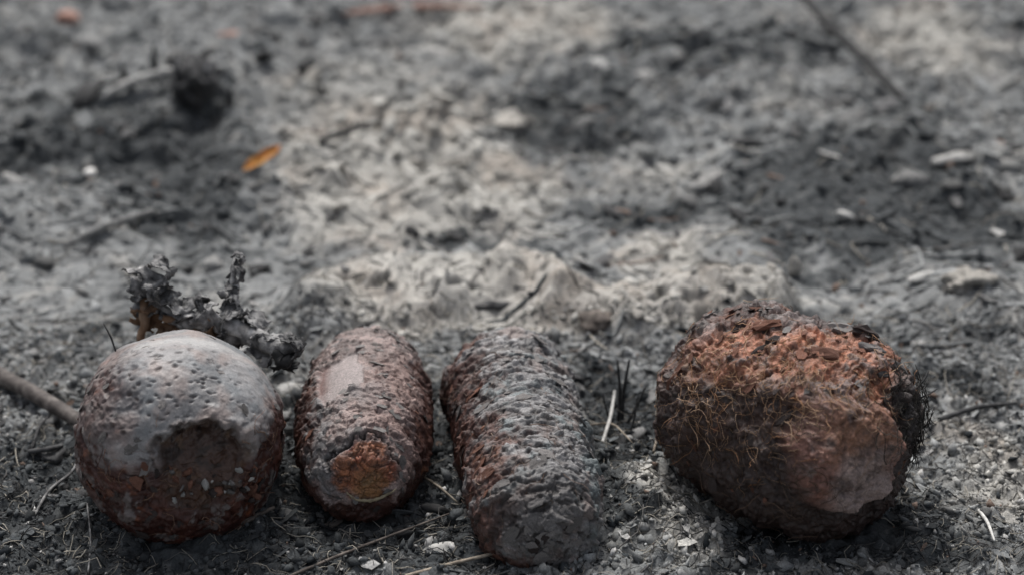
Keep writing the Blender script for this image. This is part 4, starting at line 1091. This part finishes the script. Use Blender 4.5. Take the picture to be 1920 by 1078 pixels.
def curled(pxy, dep, size, turns, seed, mat=M_burnt, name='curled_leaf', tilt=0.0):
    """a crumpled leaf blade rolled up on itself, with thickness"""
    r = np.random.default_rng(seed)
    nu_, nv_ = 44, 19
    u = np.linspace(0, 1, nu_); v = np.linspace(-1, 1, nv_)
    U, V_ = np.meshgrid(u, v)
    ang = U * turns * 2 * math.pi + tilt
    rr = size * (0.35 + 0.65 * (1 - U)) * (1 + 0.18 * V_ ** 2)
    wid = size * 0.85 * np.sin(np.clip(U * 0.9 + 0.1, 0, 1) * math.pi) ** 0.6 * (1 - 0.25 * U)
    P = np.stack([np.cos(ang) * rr, V_ * wid * (1 + 0.35 * np.sin(U * 23 + seed) * np.abs(V_) + 0.2 * np.sin(U * 51 + 2 * seed) * np.abs(V_)), np.sin(ang) * rr], -1).reshape(-1, 3)
    P = P + size * 0.6 * np.stack([fbm(P + seed, size * 0.85, 3, seed + a, 0.6) for a in range(3)], -1)
    a = r.random() * 3; ca, sa = math.cos(a), math.sin(a)
    P = P @ np.array([[ca, -sa, 0], [sa, ca, 0], [0, 0, 1]]).T
    Q = grid_tris(nu_, nv_); n = nu_ * nv_
    Nn = P - np.roll(P, 1, 0)
    P2 = P + np.array([0.0002, 0.0003, -0.0004])
    rim = np.concatenate([np.arange(nu_), np.arange(1, nv_) * nu_ + nu_ - 1, (nv_ - 1) * nu_ + np.arange(nu_ - 2, -1, -1), np.arange(nv_ - 2, 0, -1) * nu_])
    rq = np.stack([rim, rim + n, np.roll(rim, -1) + n, np.roll(rim, -1)], -1)
    c = depth_pt(*pxy, dep)
    return obj(name, mesh_np(name, np.vstack([P, P2]) + c - base, np.vstack([Q, Q[:, ::-1] + n, rq])), mat, plant)
D = dep0
stem([base + [0, 0, -.002], depth_pt(380, 640, D), depth_pt(330, 600, D), depth_pt(290, 560, D)], [.0022, .002, .002, .0016], seed=3)
stem([base + [0.002, 0, -.002], depth_pt(400, 635, D), depth_pt(425, 595, D), depth_pt(440, 545, D), depth_pt(436, 520, D), depth_pt(446, 486, D)], [.0024, .0022, .0022, .0020, .0017, .0013], seed=5)
stem([base + [0.004, 0, -.002], depth_pt(430, 625, D), depth_pt(480, 630, D - .01), depth_pt(520, 655, D - .02), depth_pt(566, 645, D - .022)], [.0030, .0034, .0040, .0036, .0016], seed=7)
stem([depth_pt(520, 655, D - .02), depth_pt(530, 680, D - .021), depth_pt(548, 668, D - .022)], [.0024, .003, .0016], M_char, seed=9)
stem([depth_pt(300, 590, D), depth_pt(350, 606, D), depth_pt(410, 600, D - .004), depth_pt(460, 622, D - .008), depth_pt(505, 645, D - .016)], [.0022, .003, .0034, .0034, .003], seed=11)
stem([depth_pt(345, 615, D), depth_pt(380, 590, D), depth_pt(372, 562, D)], [.002, .0018, .0012], seed=13)
stem([depth_pt(262, 640, D), depth_pt(272, 600, D), depth_pt(268, 560, D), depth_pt(285, 530, D)], [.0016, .0018, .002, .0018], M_brownleaf, seed=15)
for k, (q, s, tu, mt) in enumerate((((268, 535), .0062, 1.1, M_burnt), ((296, 517), .0052, 0.8, M_burnt), ((305, 545), .0052, 0.9, M_burnt), ((278, 560), .0050, 0.8, M_burnt), ((270, 600), .0058, 0.5, M_brownleaf),
                                ((446, 488), .0022, 1.1, M_burnt), ((440, 516), .0030, 1.2, M_burnt), ((428, 545), .0030, 1.0, M_burnt), ((436, 570), .0034, 1.0, M_burnt), ((375, 566), .0030, 0.9, M_burnt), ((340, 585), .0046, 1.0, M_burnt),
                                ((400, 596), .0052, 1.0, M_burnt), ((318, 605), .0056, 0.9, M_brownleaf), ((365, 605), .0056, 0.9, M_burnt), ((435, 605), .0056, 1.1, M_burnt), ((470, 622), .0060, 0.9, M_burnt), ((385, 615), .0052, 0.8, M_brownleaf),
                                ((500, 638), .0058, 0.8, M_burnt), ((445, 635), .0056, 1.0, M_burnt), ((525, 650), .0050, 0.8, M_burnt), ((548, 655), .0040, 0.7, M_char), ((535, 672), .0042, 0.9, M_char))):
    curled(q, D - .02 * max(0, (q[0] - 440) / 120) - .002 * (k % 3), s * 1.15, tu, 200 + k, mt, tilt=k * 1.3)
